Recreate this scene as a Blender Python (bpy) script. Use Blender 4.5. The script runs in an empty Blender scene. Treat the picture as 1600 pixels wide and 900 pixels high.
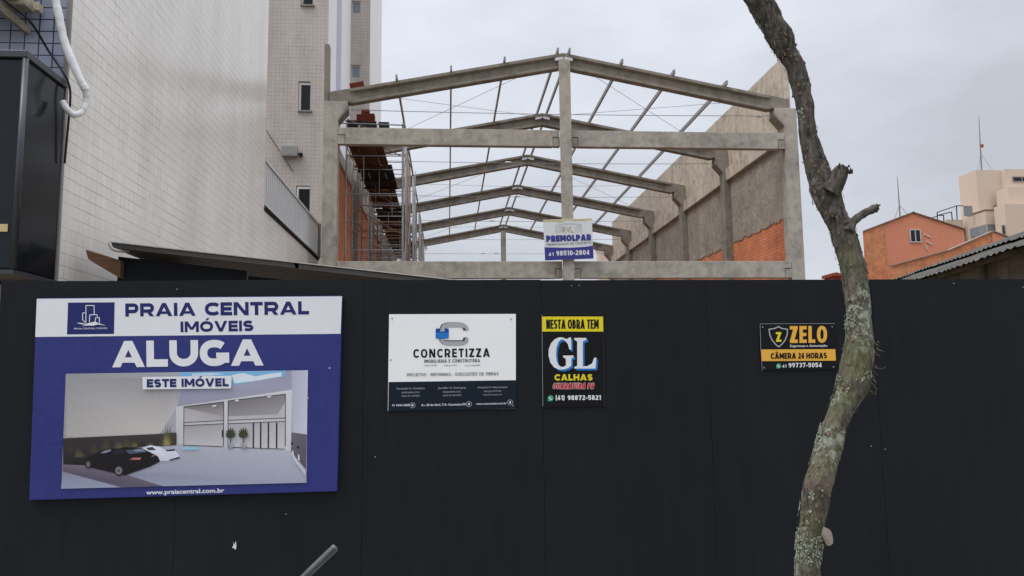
import bpy, bmesh, math, random
from mathutils import Vector, Matrix, noise

random.seed(7)
S = bpy.context.scene
COL = S.collection
R = math.radians

# ------------------------------------------------------------------ camera
F = 1250.0                                    # focal length in pixels of a 1600 px wide frame
yc = Vector((-100.0, -146.0, F)).normalized()
zc = Vector((-0.0125, 1.0, (146 - 1.25) / F)).normalized()
xc = -zc.cross(yc)
if xc.x < 0: xc = -xc
EYE = Vector((0, 0, 1.6))
def ray(px, py):
    d = Vector((px - 800.0, 450.0 - py, F))
    return Vector((xc.dot(d), yc.dot(d), zc.dot(d)))
def on_y(px, py, Y):
    d = ray(px, py); return EYE + d * (Y / d.y)
def on_x(px, py, X):
    d = ray(px, py); return EYE + d * (X / d.x)
cam = bpy.data.cameras.new('camera'); cam.sensor_width = 36.0; cam.lens = 36.0 * F / 1600.0
cam.clip_start = 0.05; cam.clip_end = 3000
camo = bpy.data.objects.new('camera', cam); COL.objects.link(camo)
rot = Matrix(((xc.x, xc.y, -xc.z), (yc.x, yc.y, -yc.z), (zc.x, zc.y, -zc.z)))
camo.matrix_world = Matrix.Translation(EYE) @ rot.to_4x4()
S.camera = camo

# ------------------------------------------------------------------ sky, sun, exposure
SUN_EL, SUN_AZ = R(58), R(248)                # azimuth clockwise from +Y: behind the camera, to its right
w = bpy.data.worlds.new('World'); S.world = w; w.use_nodes = True
nt = w.node_tree; nt.nodes.clear()
N = nt.nodes.new; L = nt.links.new
out = N('ShaderNodeOutputWorld'); bg = N('ShaderNodeBackground'); bg.inputs['Strength'].default_value = 0.1
sky = N('ShaderNodeTexSky'); sky.sky_type = 'NISHITA'; sky.sun_disc = False
sky.sun_elevation = SUN_EL; sky.sun_rotation = SUN_AZ; sky.dust_density = 3.0
tc = N('ShaderNodeTexCoord'); sep = N('ShaderNodeSeparateXYZ'); L(tc.outputs['Generated'], sep.inputs[0])
mp = N('ShaderNodeMapRange'); mp.inputs['From Min'].default_value = 0.0; mp.inputs['From Max'].default_value = 1.0
mp.inputs['To Min'].default_value = 8.0; mp.inputs['To Max'].default_value = 47.0
pw = N('ShaderNodeMath'); pw.operation = 'POWER'; pw.inputs[1].default_value = 4.0; pw.use_clamp = True
L(sep.outputs['Z'], pw.inputs[0]); L(pw.outputs[0], mp.inputs['Value'])
mpn = N('ShaderNodeMapping'); mpn.inputs['Scale'].default_value = (2.2, 2.2, 5.0); L(tc.outputs['Generated'], mpn.inputs['Vector'])
nz = N('ShaderNodeTexNoise'); nz.inputs['Scale'].default_value = 1.1; nz.inputs['Detail'].default_value = 7; nz.inputs['Roughness'].default_value = 0.52
L(mpn.outputs[0], nz.inputs['Vector'])
cr = N('ShaderNodeMapRange'); cr.inputs['From Min'].default_value = 0.33; cr.inputs['From Max'].default_value = 0.68
cr.inputs['To Min'].default_value = 0.76; cr.inputs['To Max'].default_value = 1.08; L(nz.outputs['Fac'], cr.inputs['Value'])
mu = N('ShaderNodeMath'); mu.operation = 'MULTIPLY'; L(mp.outputs[0], mu.inputs[0]); L(cr.outputs[0], mu.inputs[1])
tint = N('ShaderNodeVectorMath'); tint.operation = 'SCALE'; tint.inputs[0].default_value = (0.915, 0.96, 1.05); L(mu.outputs[0], tint.inputs['Scale'])
mix = N('ShaderNodeMix'); mix.data_type = 'RGBA'; mix.inputs['Factor'].default_value = 0.92
L(sky.outputs[0], mix.inputs['A']); L(tint.outputs[0], mix.inputs['B'])
L(mix.outputs['Result'], bg.inputs['Color']); L(bg.outputs[0], out.inputs['Surface'])
sl = bpy.data.lights.new('sun', 'SUN'); sl.energy = 1.6; sl.angle = R(25); sl.color = (1.0, 0.97, 0.93)
so = bpy.data.objects.new('sun', sl); COL.objects.link(so); so.location = (5, -10, 40)
sd = Vector((math.sin(SUN_AZ) * math.cos(SUN_EL), math.cos(SUN_AZ) * math.cos(SUN_EL), math.sin(SUN_EL)))
so.rotation_euler = sd.to_track_quat('Z', 'Y').to_euler()
vs = S.view_settings; vs.view_transform = 'Standard'; vs.look = 'None'; vs.exposure = 0.0; vs.gamma = 1.0
vs.use_curve_mapping = False

# ------------------------------------------------------------------ materials
def lin(r, g, b):
    def c(v):
        v /= 255.0
        return v / 12.92 if v <= 0.04045 else ((v + 0.055) / 1.055) ** 2.4
    return (c(r), c(g), c(b), 1.0)

def base_mat(name, col, rough=0.7, spec=0.3, metal=0.0):
    m = bpy.data.materials.new(name); m.use_nodes = True
    b = m.node_tree.nodes['Principled BSDF']
    b.inputs['Base Color'].default_value = col; b.inputs['Roughness'].default_value = rough
    b.inputs['Specular IOR Level'].default_value = spec; b.inputs['Metallic'].default_value = metal
    return m, m.node_tree, b

def coords(t, scale=(1, 1, 1), obj=True):
    tc = t.nodes.new('ShaderNodeTexCoord'); mp = t.nodes.new('ShaderNodeMapping')
    mp.inputs['Scale'].default_value = scale
    g = t.nodes.new('ShaderNodeNewGeometry')
    t.links.new(g.outputs['Position'] if not obj else tc.outputs['Object'], mp.inputs['Vector'])
    return mp.outputs[0]

def noise_tex(t, vec, scale, detail=4, rough=0.55):
    n = t.nodes.new('ShaderNodeTexNoise'); n.inputs['Scale'].default_value = scale
    n.inputs['Detail'].default_value = detail; n.inputs['Roughness'].default_value = rough
    t.links.new(vec, n.inputs['Vector']); return n.outputs['Fac']

def ramp(t, fac, stops):
    r = t.nodes.new('ShaderNodeValToRGB'); e = r.color_ramp.elements
    while len(e) < len(stops): e.new(0.5)
    for q, (p, c) in zip(e, stops): q.position = p; q.color = c
    t.links.new(fac, r.inputs['Fac']); return r.outputs['Color']

def mixc(t, fac, a, b, mode='MIX'):
    m = t.nodes.new('ShaderNodeMix'); m.data_type = 'RGBA'; m.blend_type = mode
    for inp, v in (('Factor', fac), ('A', a), ('B', b)):
        if hasattr(v, 'is_linked'): t.links.new(v, m.inputs[inp])
        else: m.inputs[inp].default_value = v
    return m.outputs['Result']

def bump(t, b, h, strength=0.3, dist=0.01):
    n = t.nodes.new('ShaderNodeBump'); n.inputs['Strength'].default_value = strength; n.inputs['Distance'].default_value = dist
    t.links.new(h, n.inputs['Height']); t.links.new(n.outputs[0], b.inputs['Normal'])

def scaled(c, k): return (c[0] * k, c[1] * k, c[2] * k, 1)

def noisy(name, col, rough=0.75, spec=0.25, scale=3.0, amount=0.18, fine=40.0, bmp=0.2, metal=0.0, stretch=(1, 1, 1), col2=None):
    m, t, b = base_mat(name, col, rough, spec, metal)
    v = coords(t, stretch)
    n1 = noise_tex(t, v, scale, 6, 0.6); n2 = noise_tex(t, v, fine, 3, 0.6)
    c = ramp(t, n1, [(0.3, scaled(col, 1 - amount)), (0.72, col2 or scaled(col, 1 + amount))])
    c = mixc(t, 0.5, c, ramp(t, n2, [(0.3, scaled(col, 1 - amount)), (0.7, scaled(col, 1 + amount))]))
    t.links.new(c, b.inputs['Base Color'])
    if bmp: bump(t, b, n2, bmp, 0.004)
    return m

def concrete(name, col, stain, k=0.5):
    """grey concrete: cloudy tone, rain streaks down the face, pour marks, pitted surface"""
    m, t, b = base_mat(name, col, 0.85, 0.2)
    v = coords(t, (1, 1, 1), False); vs_ = coords(t, (2.2, 2.2, 0.16), False)
    big = noise_tex(t, v, 0.9, 7, 0.62); mid = noise_tex(t, v, 3.6, 6, 0.66); st = noise_tex(t, vs_, 1.6, 5, 0.6); fine = noise_tex(t, v, 55, 3, 0.6); pit = noise_tex(t, v, 19, 2, 0.5)
    c = ramp(t, big, [(0.28, scaled(col, 0.78)), (0.5, col), (0.75, scaled(col, 1.18))])
    c = mixc(t, 1.0, c, ramp(t, mid, [(0.30, (0.70, 0.70, 0.68, 1)), (0.50, (1, 1, 1, 1)), (0.72, (1.16, 1.16, 1.17, 1))]), 'MULTIPLY')
    f = ramp(t, st, [(0.48, (0, 0, 0, 1)), (0.72, (k, k, k, 1))])
    f2 = ramp(t, big, [(0.56, (0, 0, 0, 1)), (0.66, (k * 0.7, k * 0.7, k * 0.7, 1))])
    c = mixc(t, f, c, stain); c = mixc(t, f2, c, scaled(stain, 1.35))
    c = mixc(t, ramp(t, pit, [(0.69, (0, 0, 0, 1)), (0.73, (0.5, 0.5, 0.5, 1))]), c, scaled(stain, 0.6))
    c = mixc(t, 0.35, c, ramp(t, fine, [(0.35, (0.62, 0.62, 0.62, 1)), (0.62, (1.15, 1.15, 1.15, 1))]), 'MULTIPLY')
    t.links.new(c, b.inputs['Base Color']); bump(t, b, fine, 0.25, 0.004)
    return m

def tiles(name, col, grout, size, axes, rough=0.28, var=0.05, mortar=0.03, dirt=0.15, spec=0.5, offs=(0, 0), kh=0.8, kv=0.5, worn=0.25):
    """square glazed tiles in world metres on the plane spanned by axes; bed joints and upright joints differ in strength"""
    m, t, b = base_mat(name, col, rough, spec)
    g = t.nodes.new('ShaderNodeNewGeometry'); s = t.nodes.new('ShaderNodeSeparateXYZ'); t.links.new(g.outputs['Position'], s.inputs[0])
    def mth(op, a, b_=None):
        n = t.nodes.new('ShaderNodeMath'); n.operation = op
        for i, v in enumerate((a, b_)):
            if v is None: continue
            if hasattr(v, 'is_linked'): t.links.new(v, n.inputs[i])
            else: n.inputs[i].default_value = v
        return n.outputs[0]
    def line(ax, sz, of):
        u = mth('DIVIDE', mth('ADD', s.outputs[ax], of + 100.0), sz)
        d = mth('ABSOLUTE', mth('SUBTRACT', mth('FRACT', u), 0.5))
        r = t.nodes.new('ShaderNodeMapRange'); r.interpolation_type = 'SMOOTHSTEP'
        r.inputs['From Min'].default_value = 0.5 - mortar * 1.4; r.inputs['From Max'].default_value = 0.5 - mortar * 0.5
        t.links.new(d, r.inputs['Value']); return r.outputs[0], mth('FLOOR', u)
    lv, iu = line(axes[0], size[0], offs[0]); lh, iv = line(axes[1], size[1], offs[1])
    cb = t.nodes.new('ShaderNodeCombineXYZ'); t.links.new(iu, cb.inputs['X']); t.links.new(iv, cb.inputs['Y'])
    wn = t.nodes.new('ShaderNodeTexWhiteNoise'); wn.noise_dimensions = '2D'; t.links.new(cb.outputs[0], wn.inputs['Vector'])
    pos = coords(t, (1, 1, 1), False)
    patch = ramp(t, noise_tex(t, pos, 1.7, 4, 0.6), [(0.34, (worn,) * 3 + (1,)), (0.58, (0.6 + worn * 0.4,) * 3 + (1,)), (0.66, (1, 1, 1, 1))])
    fac = mth('MULTIPLY', mth('MAXIMUM', mth('MULTIPLY', lh, kh), mth('MULTIPLY', lv, kv)), patch)
    crack = ramp(t, noise_tex(t, pos, 3.1, 4, 0.7), [(0.60, (0, 0, 0, 1)), (0.66, (1, 1, 1, 1))])
    fac = mth('MAXIMUM', fac, mth('MULTIPLY', mth('MAXIMUM', lh, lv), crack))
    c = ramp(t, wn.outputs['Value'], [(0.0, scaled(col, 1 - var)), (1.0, scaled(col, 1 + var))])
    c = mixc(t, fac, c, grout)
    n = noise_tex(t, coords(t, (0.9, 0.9, 0.22), False), 1.2, 6, 0.6)
    c = mixc(t, 1.0, c, ramp(t, n, [(0.3, (1 - dirt, 1 - dirt, 1 - dirt * 1.15, 1)), (0.7, (1, 1, 1, 1))]), 'MULTIPLY')
    t.links.new(c, b.inputs['Base Color'])
    tilt = mth('MULTIPLY', wn.outputs['Value'], 0.15)
    hgt = mth('SUBTRACT', mth('ADD', noise_tex(t, pos, 2.2, 3, 0.5), tilt), mth('MULTIPLY', mth('MAXIMUM', lv, lh), 0.3))
    bump(t, b, hgt, 0.16, 0.006)
    return m

def brick(name, c1, c2, grout, size, axes, rough=0.85, patch=None):
    m, t, b = base_mat(name, c1, rough, 0.2)
    g = t.nodes.new('ShaderNodeNewGeometry'); s = t.nodes.new('ShaderNodeSeparateXYZ'); t.links.new(g.outputs['Position'], s.inputs[0])
    cb = t.nodes.new('ShaderNodeCombineXYZ'); t.links.new(s.outputs[axes[0]], cb.inputs['X']); t.links.new(s.outputs[axes[1]], cb.inputs['Y'])
    k = t.nodes.new('ShaderNodeTexBrick'); k.inputs['Scale'].default_value = 1.0
    k.inputs['Brick Width'].default_value = size[0]; k.inputs['Row Height'].default_value = size[1]
    k.inputs['Mortar Size'].default_value = 0.012; k.inputs['Mortar Smooth'].default_value = 0.3
    k.inputs['Color1'].default_value = c1; k.inputs['Color2'].default_value = c2; k.inputs['Mortar'].default_value = grout
    t.links.new(cb.outputs[0], k.inputs['Vector'])
    v = coords(t, (1, 1, 1), False); n = noise_tex(t, v, 1.3, 6, 0.65); fine = noise_tex(t, v, 30, 3)
    c = mixc(t, 1.0, k.outputs['Color'], ramp(t, n, [(0.3, (0.7, 0.7, 0.7, 1)), (0.65, (1.1, 1.08, 1.05, 1))]), 'MULTIPLY')
    if patch: c = mixc(t, ramp(t, n, [(0.6, (0, 0, 0, 1)), (0.68, (0.8, 0.8, 0.8, 1))]), c, patch)
    t.links.new(c, b.inputs['Base Color'])
    ma = t.nodes.new('ShaderNodeMath'); ma.operation = 'MULTIPLY_ADD'; ma.inputs[1].default_value = -1.2
    t.links.new(k.outputs['Fac'], ma.inputs[0]); t.links.new(fine, ma.inputs[2]); bump(t, b, ma.outputs[0], 0.4, 0.01)
    return m

def print_mat(name, col, rough=0.4, var=0.03):
    m = noisy(name, col, rough, 0.18, 4.0, var, 120.0, 0.0); t = m.node_tree
    bump(t, t.nodes['Principled BSDF'], noise_tex(t, coords(t, (1, 1, 0.5), False), 3.5, 3), 0.25, 0.02); return m

M = {}
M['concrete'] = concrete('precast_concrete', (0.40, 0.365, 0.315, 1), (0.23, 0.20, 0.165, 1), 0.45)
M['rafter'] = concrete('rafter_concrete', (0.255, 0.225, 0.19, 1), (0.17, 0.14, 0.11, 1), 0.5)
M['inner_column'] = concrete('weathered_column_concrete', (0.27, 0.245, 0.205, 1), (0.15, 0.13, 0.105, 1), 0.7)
M['panel'] = concrete('wall_panel_concrete', (0.52, 0.46, 0.385, 1), (0.28, 0.21, 0.145, 1), 0.75)
M['parapet'] = concrete('stained_panel_concrete', (0.50, 0.435, 0.355, 1), (0.30, 0.235, 0.17, 1), 0.5)
M['roughcast'] = noisy('roughcast_render', (0.30, 0.265, 0.22, 1), 0.95, 0.1, 1.1, 0.55, 8.0, 1.0)
M['brick_side'] = brick('hollow_red_brick', (0.68, 0.245, 0.12, 1), (0.60, 0.20, 0.095, 1), (0.36, 0.16, 0.10, 1), (0.29, 0.11), ('Y', 'Z'))
M['steel'] = noisy('galvanised_steel', (0.22, 0.22, 0.225, 1), 0.5, 0.4, 6, 0.25, 40, 0.0, 0.4)
M['purlin'] = noisy('purlin_steel', (0.26, 0.25, 0.25, 1), 0.55, 0.3, 2, 0.25, 30, 0.0, 0.2)
M['rust'] = noisy('rusty_tube', (0.20, 0.115, 0.07, 1), 0.8, 0.2, 3, 0.4, 30, 0.2, 0.0, (1, 1, 1), (0.30, 0.26, 0.22, 1))
M['plate'] = noisy('zinc_plate', (0.62, 0.62, 0.60, 1), 0.5, 0.4, 8, 0.15, 50, 0.0, 0.2)
M['deck'] = noisy('brown_plywood', (0.105, 0.050, 0.034, 1), 0.9, 0.1, 1.4, 0.75, 18, 0.2, 0, (1, 0.35, 1))
M['darkdeck'] = noisy('blackened_plywood', (0.035, 0.026, 0.022, 1), 0.9, 0.1, 1.4, 0.6, 18, 0.2, 0, (1, 0.35, 1))
M['blackplastic'] = noisy('black_plastic', (0.018, 0.018, 0.02, 1), 0.45, 0.4, 5, 0.3, 40, 0.1)
M['redblock'] = noisy('red_clay', (0.21, 0.05, 0.03, 1), 0.85, 0.2, 5, 0.25, 40, 0.3)
M['darkhole'] = noisy('clay_cavity', (0.05, 0.015, 0.01, 1), 0.95, 0.1, 5, 0.2, 40, 0)
M['whitetile'] = tiles('white_wall_tile', (0.83, 0.785, 0.73, 1), (0.22, 0.20, 0.18, 1), (0.132, 0.132), ('Y', 'Z'), 0.2, 0.03, 0.034, 0.17, 0.45, (0, 0), 0.85, 0.38)
M['bluetile'] = tiles('blue_facade_tile', (0.335, 0.375, 0.50, 1), (0.02, 0.022, 0.035, 1), (0.143, 0.13), ('X', 'Z'), 0.22, 0.05, 0.05, 0.1, 0.5, (0.045, 0.02), 1.0, 1.0, 1.0)
M['towertile'] = tiles('greige_tower_tile', (0.52, 0.465, 0.43, 1), (0.19, 0.145, 0.13, 1), (0.152, 0.152), ('X', 'Z'), 0.5, 0.035, 0.05, 0.22, 0.3, (0, 0), 0.75, 0.55)
M['towerside'] = noisy('white_plaster', (0.80, 0.80, 0.81, 1), 0.75, 0.2, 0.8, 0.05, 20, 0.05)
M['towerband'] = noisy('lilac_grey_paint', (0.50, 0.51, 0.62, 1), 0.75, 0.2, 0.8, 0.05, 20, 0.05)
M['glassdark'] = noisy('dark_glass', (0.010, 0.016, 0.021, 1), 0.15, 0.3, 0.8, 0.5, 3, 0.0)
M['glassgrey'] = noisy('frosted_grey_glass', (0.20, 0.235, 0.26, 1), 0.25, 0.5, 1.5, 0.15, 6, 0.0)
M['frame'] = noisy('aluminium_frame', (0.52, 0.52, 0.50, 1), 0.4, 0.4, 8, 0.1, 40, 0.0, 0.3)
M['sill'] = noisy('grey_stone_sill', (0.24, 0.22, 0.21, 1), 0.7, 0.3, 6, 0.15, 40, 0.1)
M['railing'] = noisy('grey_painted_metal', (0.55, 0.56, 0.57, 1), 0.5, 0.4, 3, 0.08, 30, 0.0)
M['blackgap'] = noisy('dull_black', (0.012, 0.012, 0.012, 1), 0.9, 0.1, 3, 0.2, 30, 0)
M['fence'] = None
M['fascia'] = noisy('dark_composite_panel', (0.010, 0.013, 0.018, 1), 0.16, 0.28, 1.2, 0.25, 8, 0.0)
M['fasciatrim'] = noisy('dark_grey_trim', (0.045, 0.05, 0.058, 1), 0.35, 0.4, 4, 0.1, 40, 0)
M['ivory'] = noisy('yellowed_ivory_plastic', (0.55, 0.50, 0.36, 1), 0.6, 0.3, 4, 0.3, 30, 0.1)
M['foam'] = noisy('white_pipe_wrap', (0.72, 0.73, 0.72, 1), 0.75, 0.2, 12, 0.22, 60, 0.5)
M['cable'] = noisy('black_cable', (0.012, 0.012, 0.014, 1), 0.5, 0.3, 12, 0.2, 60, 0)
M['oldwood'] = noisy('weathered_timber', (0.17, 0.09, 0.055, 1), 0.85, 0.15, 4, 0.4, 30, 0.4, 0, (0.4, 0.4, 6))
M['bracketwood'] = noisy('dirty_bracket', (0.30, 0.26, 0.20, 1), 0.85, 0.15, 6, 0.5, 30, 0.3)
M['orange'] = noisy('orange_render', (0.60, 0.245, 0.155, 1), 0.9, 0.1, 0.5, 0.10, 6.0, 0.1, 0, (1, 1, 0.4), (0.57, 0.26, 0.15, 1))
M['ochre'] = concrete('mouldy_orange_render', (0.56, 0.225, 0.115, 1), (0.33, 0.20, 0.09, 1), 0.9)
M['cream'] = noisy('cream_render', (0.57, 0.465, 0.38, 1), 0.85, 0.15, 0.25, 0.05, 5, 0.1)
M['fibre'] = noisy('mossy_fibre_cement', (0.085, 0.081, 0.073, 1), 0.95, 0.1, 2.6, 0.6, 14, 0.4, 0, (1, 1, 1))
M['mould'] = concrete('mouldy_wall', (0.19, 0.165, 0.135, 1), (0.04, 0.037, 0.03, 1), 1.0)
M['mast'] = noisy('mast_metal', (0.22, 0.19, 0.18, 1), 0.6, 0.3, 3, 0.2, 30, 0, 0.2)
M['redpaint'] = noisy('mast_red', (0.35, 0.05, 0.04, 1), 0.6, 0.3, 3, 0.2, 30, 0)
M['asphalt'] = noisy('asphalt', (0.05, 0.05, 0.052, 1), 0.9, 0.2, 0.6, 0.25, 60, 0.5)
M['paving'] = noisy('grey_paving', (0.26, 0.25, 0.235, 1), 0.9, 0.2, 0.8, 0.2, 40, 0.3)
M['kerb'] = noisy('kerb_stone', (0.30, 0.29, 0.27, 1), 0.9, 0.2, 1.5, 0.2, 40, 0.3)
M['soil'] = noisy('bare_soil', (0.17, 0.125, 0.085, 1), 0.95, 0.1, 0.3, 0.3, 12, 0.5)
M['linepaint'] = noisy('road_paint', (0.72, 0.71, 0.68, 1), 0.7, 0.2, 3, 0.15, 40, 0.1)
M['shedroof'] = noisy('grey_roof_sheet', (0.075, 0.071, 0.066, 1), 0.6, 0.3, 3, 0.2, 30, 0.1, 0.2)
M['edgewhite'] = noisy('pale_flashing', (0.50, 0.48, 0.45, 1), 0.6, 0.3, 4, 0.2, 30, 0)
M['pole'] = noisy('grey_rod_metal', (0.11, 0.113, 0.118, 1), 0.42, 0.5, 6, 0.2, 40, 0.0, 0.5)
M['paper'] = noisy('torn_paper', (0.66, 0.64, 0.56, 1), 0.9, 0.1, 20, 0.2, 60, 0)
M['screw'] = noisy('zinc_screw', (0.42, 0.42, 0.40, 1), 0.4, 0.5, 20, 0.1, 60, 0, 0.6)
M['cutwood'] = noisy('sawn_wood', (0.27, 0.23, 0.195, 1), 0.9, 0.1, 14, 0.25, 90, 0.3)
M['beige'] = noisy('beige_plaster', (0.55, 0.47, 0.36, 1), 0.85, 0.2, 1.5, 0.1, 30, 0.1)
M['brass'] = noisy('gold_plate', (0.55, 0.44, 0.20, 1), 0.4, 0.5, 10, 0.1, 50, 0)
M['flood'] = noisy('floodlight_glass', (0.17, 0.165, 0.15, 1), 0.35, 0.5, 8, 0.3, 30, 0)

def fence_mat():
    """black-painted plywood: faint long grain, scuffs and dust"""
    m, t, b = base_mat('black_painted_plywood', (0.011, 0.0125, 0.0145, 1), 0.62, 0.16)
    v = coords(t, (5, 1, 0.35), False); g = noise_tex(t, v, 5, 6, 0.65)
    u = coords(t, (1, 1, 1), False); big = noise_tex(t, u, 1.1, 5, 0.6); sp = noise_tex(t, u, 95, 2, 0.5)
    c = ramp(t, g, [(0.3, (0.0068, 0.0086, 0.0112, 1)), (0.75, (0.0100, 0.0120, 0.0148, 1))])
    c = mixc(t, ramp(t, big, [(0.45, (0, 0, 0, 1)), (0.8, (0.55, 0.55, 0.55, 1))]), c, (0.0145, 0.0158, 0.0178, 1))
    c = mixc(t, ramp(t, sp, [(0.75, (0, 0, 0, 1)), (0.80, (0.35, 0.35, 0.35, 1))]), c, (0.09, 0.085, 0.075, 1))
    t.links.new(c, b.inputs['Base Color'])
    r = t.nodes.new('ShaderNodeMapRange'); r.inputs['To Min'].default_value = 0.5; r.inputs['To Max'].default_value = 0.75
    t.links.new(big, r.inputs['Value']); t.links.new(r.outputs[0], b.inputs['Roughness'])
    bump(t, b, g, 0.12, 0.004)
    return m
M['fence'] = fence_mat()

def bark_mat():
    m, t, b = base_mat('lichened_bark', (0.12, 0.09, 0.07, 1), 0.95, 0.12)
    v = coords(t, (1, 1, 0.3), False); u = coords(t, (1, 1, 1), False)
    f1 = noise_tex(t, v, 42, 8, 0.72); f0 = noise_tex(t, v, 11, 5, 0.6); f2 = noise_tex(t, u, 6.0, 6, 0.65); f3 = noise_tex(t, u, 30, 6, 0.7); f4 = noise_tex(t, u, 2.4, 4, 0.55); f5 = noise_tex(t, u, 4.5, 3, 0.5)
    c = ramp(t, f1, [(0.30, (0.022, 0.018, 0.015, 1)), (0.44, (0.105, 0.092, 0.074, 1)), (0.60, (0.165, 0.15, 0.122, 1)), (0.78, (0.29, 0.265, 0.22, 1))])
    c = mixc(t, 1.0, c, ramp(t, f0, [(0.3, (0.55, 0.53, 0.52, 1)), (0.65, (1.1, 1.08, 1.05, 1))]), 'MULTIPLY')
    # smooth pinkish places where the bark has come away
    c = mixc(t, ramp(t, f4, [(0.54, (0, 0, 0, 1)), (0.64, (0.7, 0.7, 0.7, 1))]), c, ramp(t, f0, [(0.3, (0.16, 0.11, 0.085, 1)), (0.7, (0.34, 0.275, 0.235, 1))]))
    # green algae, then pale lichen colonies
    c = mixc(t, ramp(t, f2, [(0.45, (0, 0, 0, 1)), (0.58, (0.7, 0.7, 0.7, 1))]), c, ramp(t, f1, [(0.3, (0.055, 0.062, 0.026, 1)), (0.7, (0.185, 0.195, 0.10, 1))]))
    colony = ramp(t, f5, [(0.47, (0, 0, 0, 1)), (0.57, (1, 1, 1, 1))]); spots = ramp(t, f3, [(0.49, (0, 0, 0, 1)), (0.54, (0.9, 0.9, 0.9, 1))])
    c = mixc(t, mixc(t, 1.0, colony, spots, 'MULTIPLY'), c, ramp(t, f1, [(0.3, (0.20, 0.225, 0.165, 1)), (0.7, (0.42, 0.45, 0.37, 1))]))
    # bark colour goes darker towards the upper limb, with fewer lichen spots
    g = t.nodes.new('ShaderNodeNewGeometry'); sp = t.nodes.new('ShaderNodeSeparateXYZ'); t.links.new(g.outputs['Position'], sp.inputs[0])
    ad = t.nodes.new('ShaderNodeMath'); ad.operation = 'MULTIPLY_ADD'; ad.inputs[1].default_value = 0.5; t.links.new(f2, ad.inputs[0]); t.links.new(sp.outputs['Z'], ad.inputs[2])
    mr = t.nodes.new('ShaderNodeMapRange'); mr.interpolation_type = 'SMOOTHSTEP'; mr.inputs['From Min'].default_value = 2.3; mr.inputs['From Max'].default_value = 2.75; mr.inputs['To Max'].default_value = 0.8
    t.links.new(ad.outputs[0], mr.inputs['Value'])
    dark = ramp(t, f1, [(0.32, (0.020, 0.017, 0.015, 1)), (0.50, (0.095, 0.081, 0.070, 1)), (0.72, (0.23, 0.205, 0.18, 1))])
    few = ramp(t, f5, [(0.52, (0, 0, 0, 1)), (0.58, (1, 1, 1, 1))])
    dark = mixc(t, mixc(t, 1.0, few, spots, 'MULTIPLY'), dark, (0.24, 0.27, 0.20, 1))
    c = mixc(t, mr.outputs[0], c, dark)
    t.links.new(c, b.inputs['Base Color']); bump(t, b, f1, 1.0, 0.02)
    return m
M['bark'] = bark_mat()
M['lichen'] = noisy('grey_green_lichen', (0.27, 0.30, 0.225, 1), 0.95, 0.1, 14, 0.4, 120, 0.6)
M['darkbark'] = noisy('dark_broken_bark', (0.045, 0.036, 0.03, 1), 0.95, 0.1, 14, 0.4, 60, 0.4)
M['shred'] = noisy('loose_brown_bark', (0.13, 0.095, 0.07, 1), 0.95, 0.1, 14, 0.4, 60, 0.4)

def attr_mat():
    m, t, b = base_mat('printed_picture', (1, 1, 1, 1), 0.4, 0.3)
    a = t.nodes.new('ShaderNodeVertexColor'); a.layer_name = 'print'
    n = noise_tex(t, coords(t, (1, 1, 1), False), 60, 4)
    c = mixc(t, 1.0, a.outputs['Color'], ramp(t, n, [(0.3, (0.96, 0.96, 0.96, 1)), (0.7, (1.02, 1.02, 1.02, 1))]), 'MULTIPLY')
    t.links.new(c, b.inputs['Base Color']); return m
M['picture'] = attr_mat()

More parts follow.
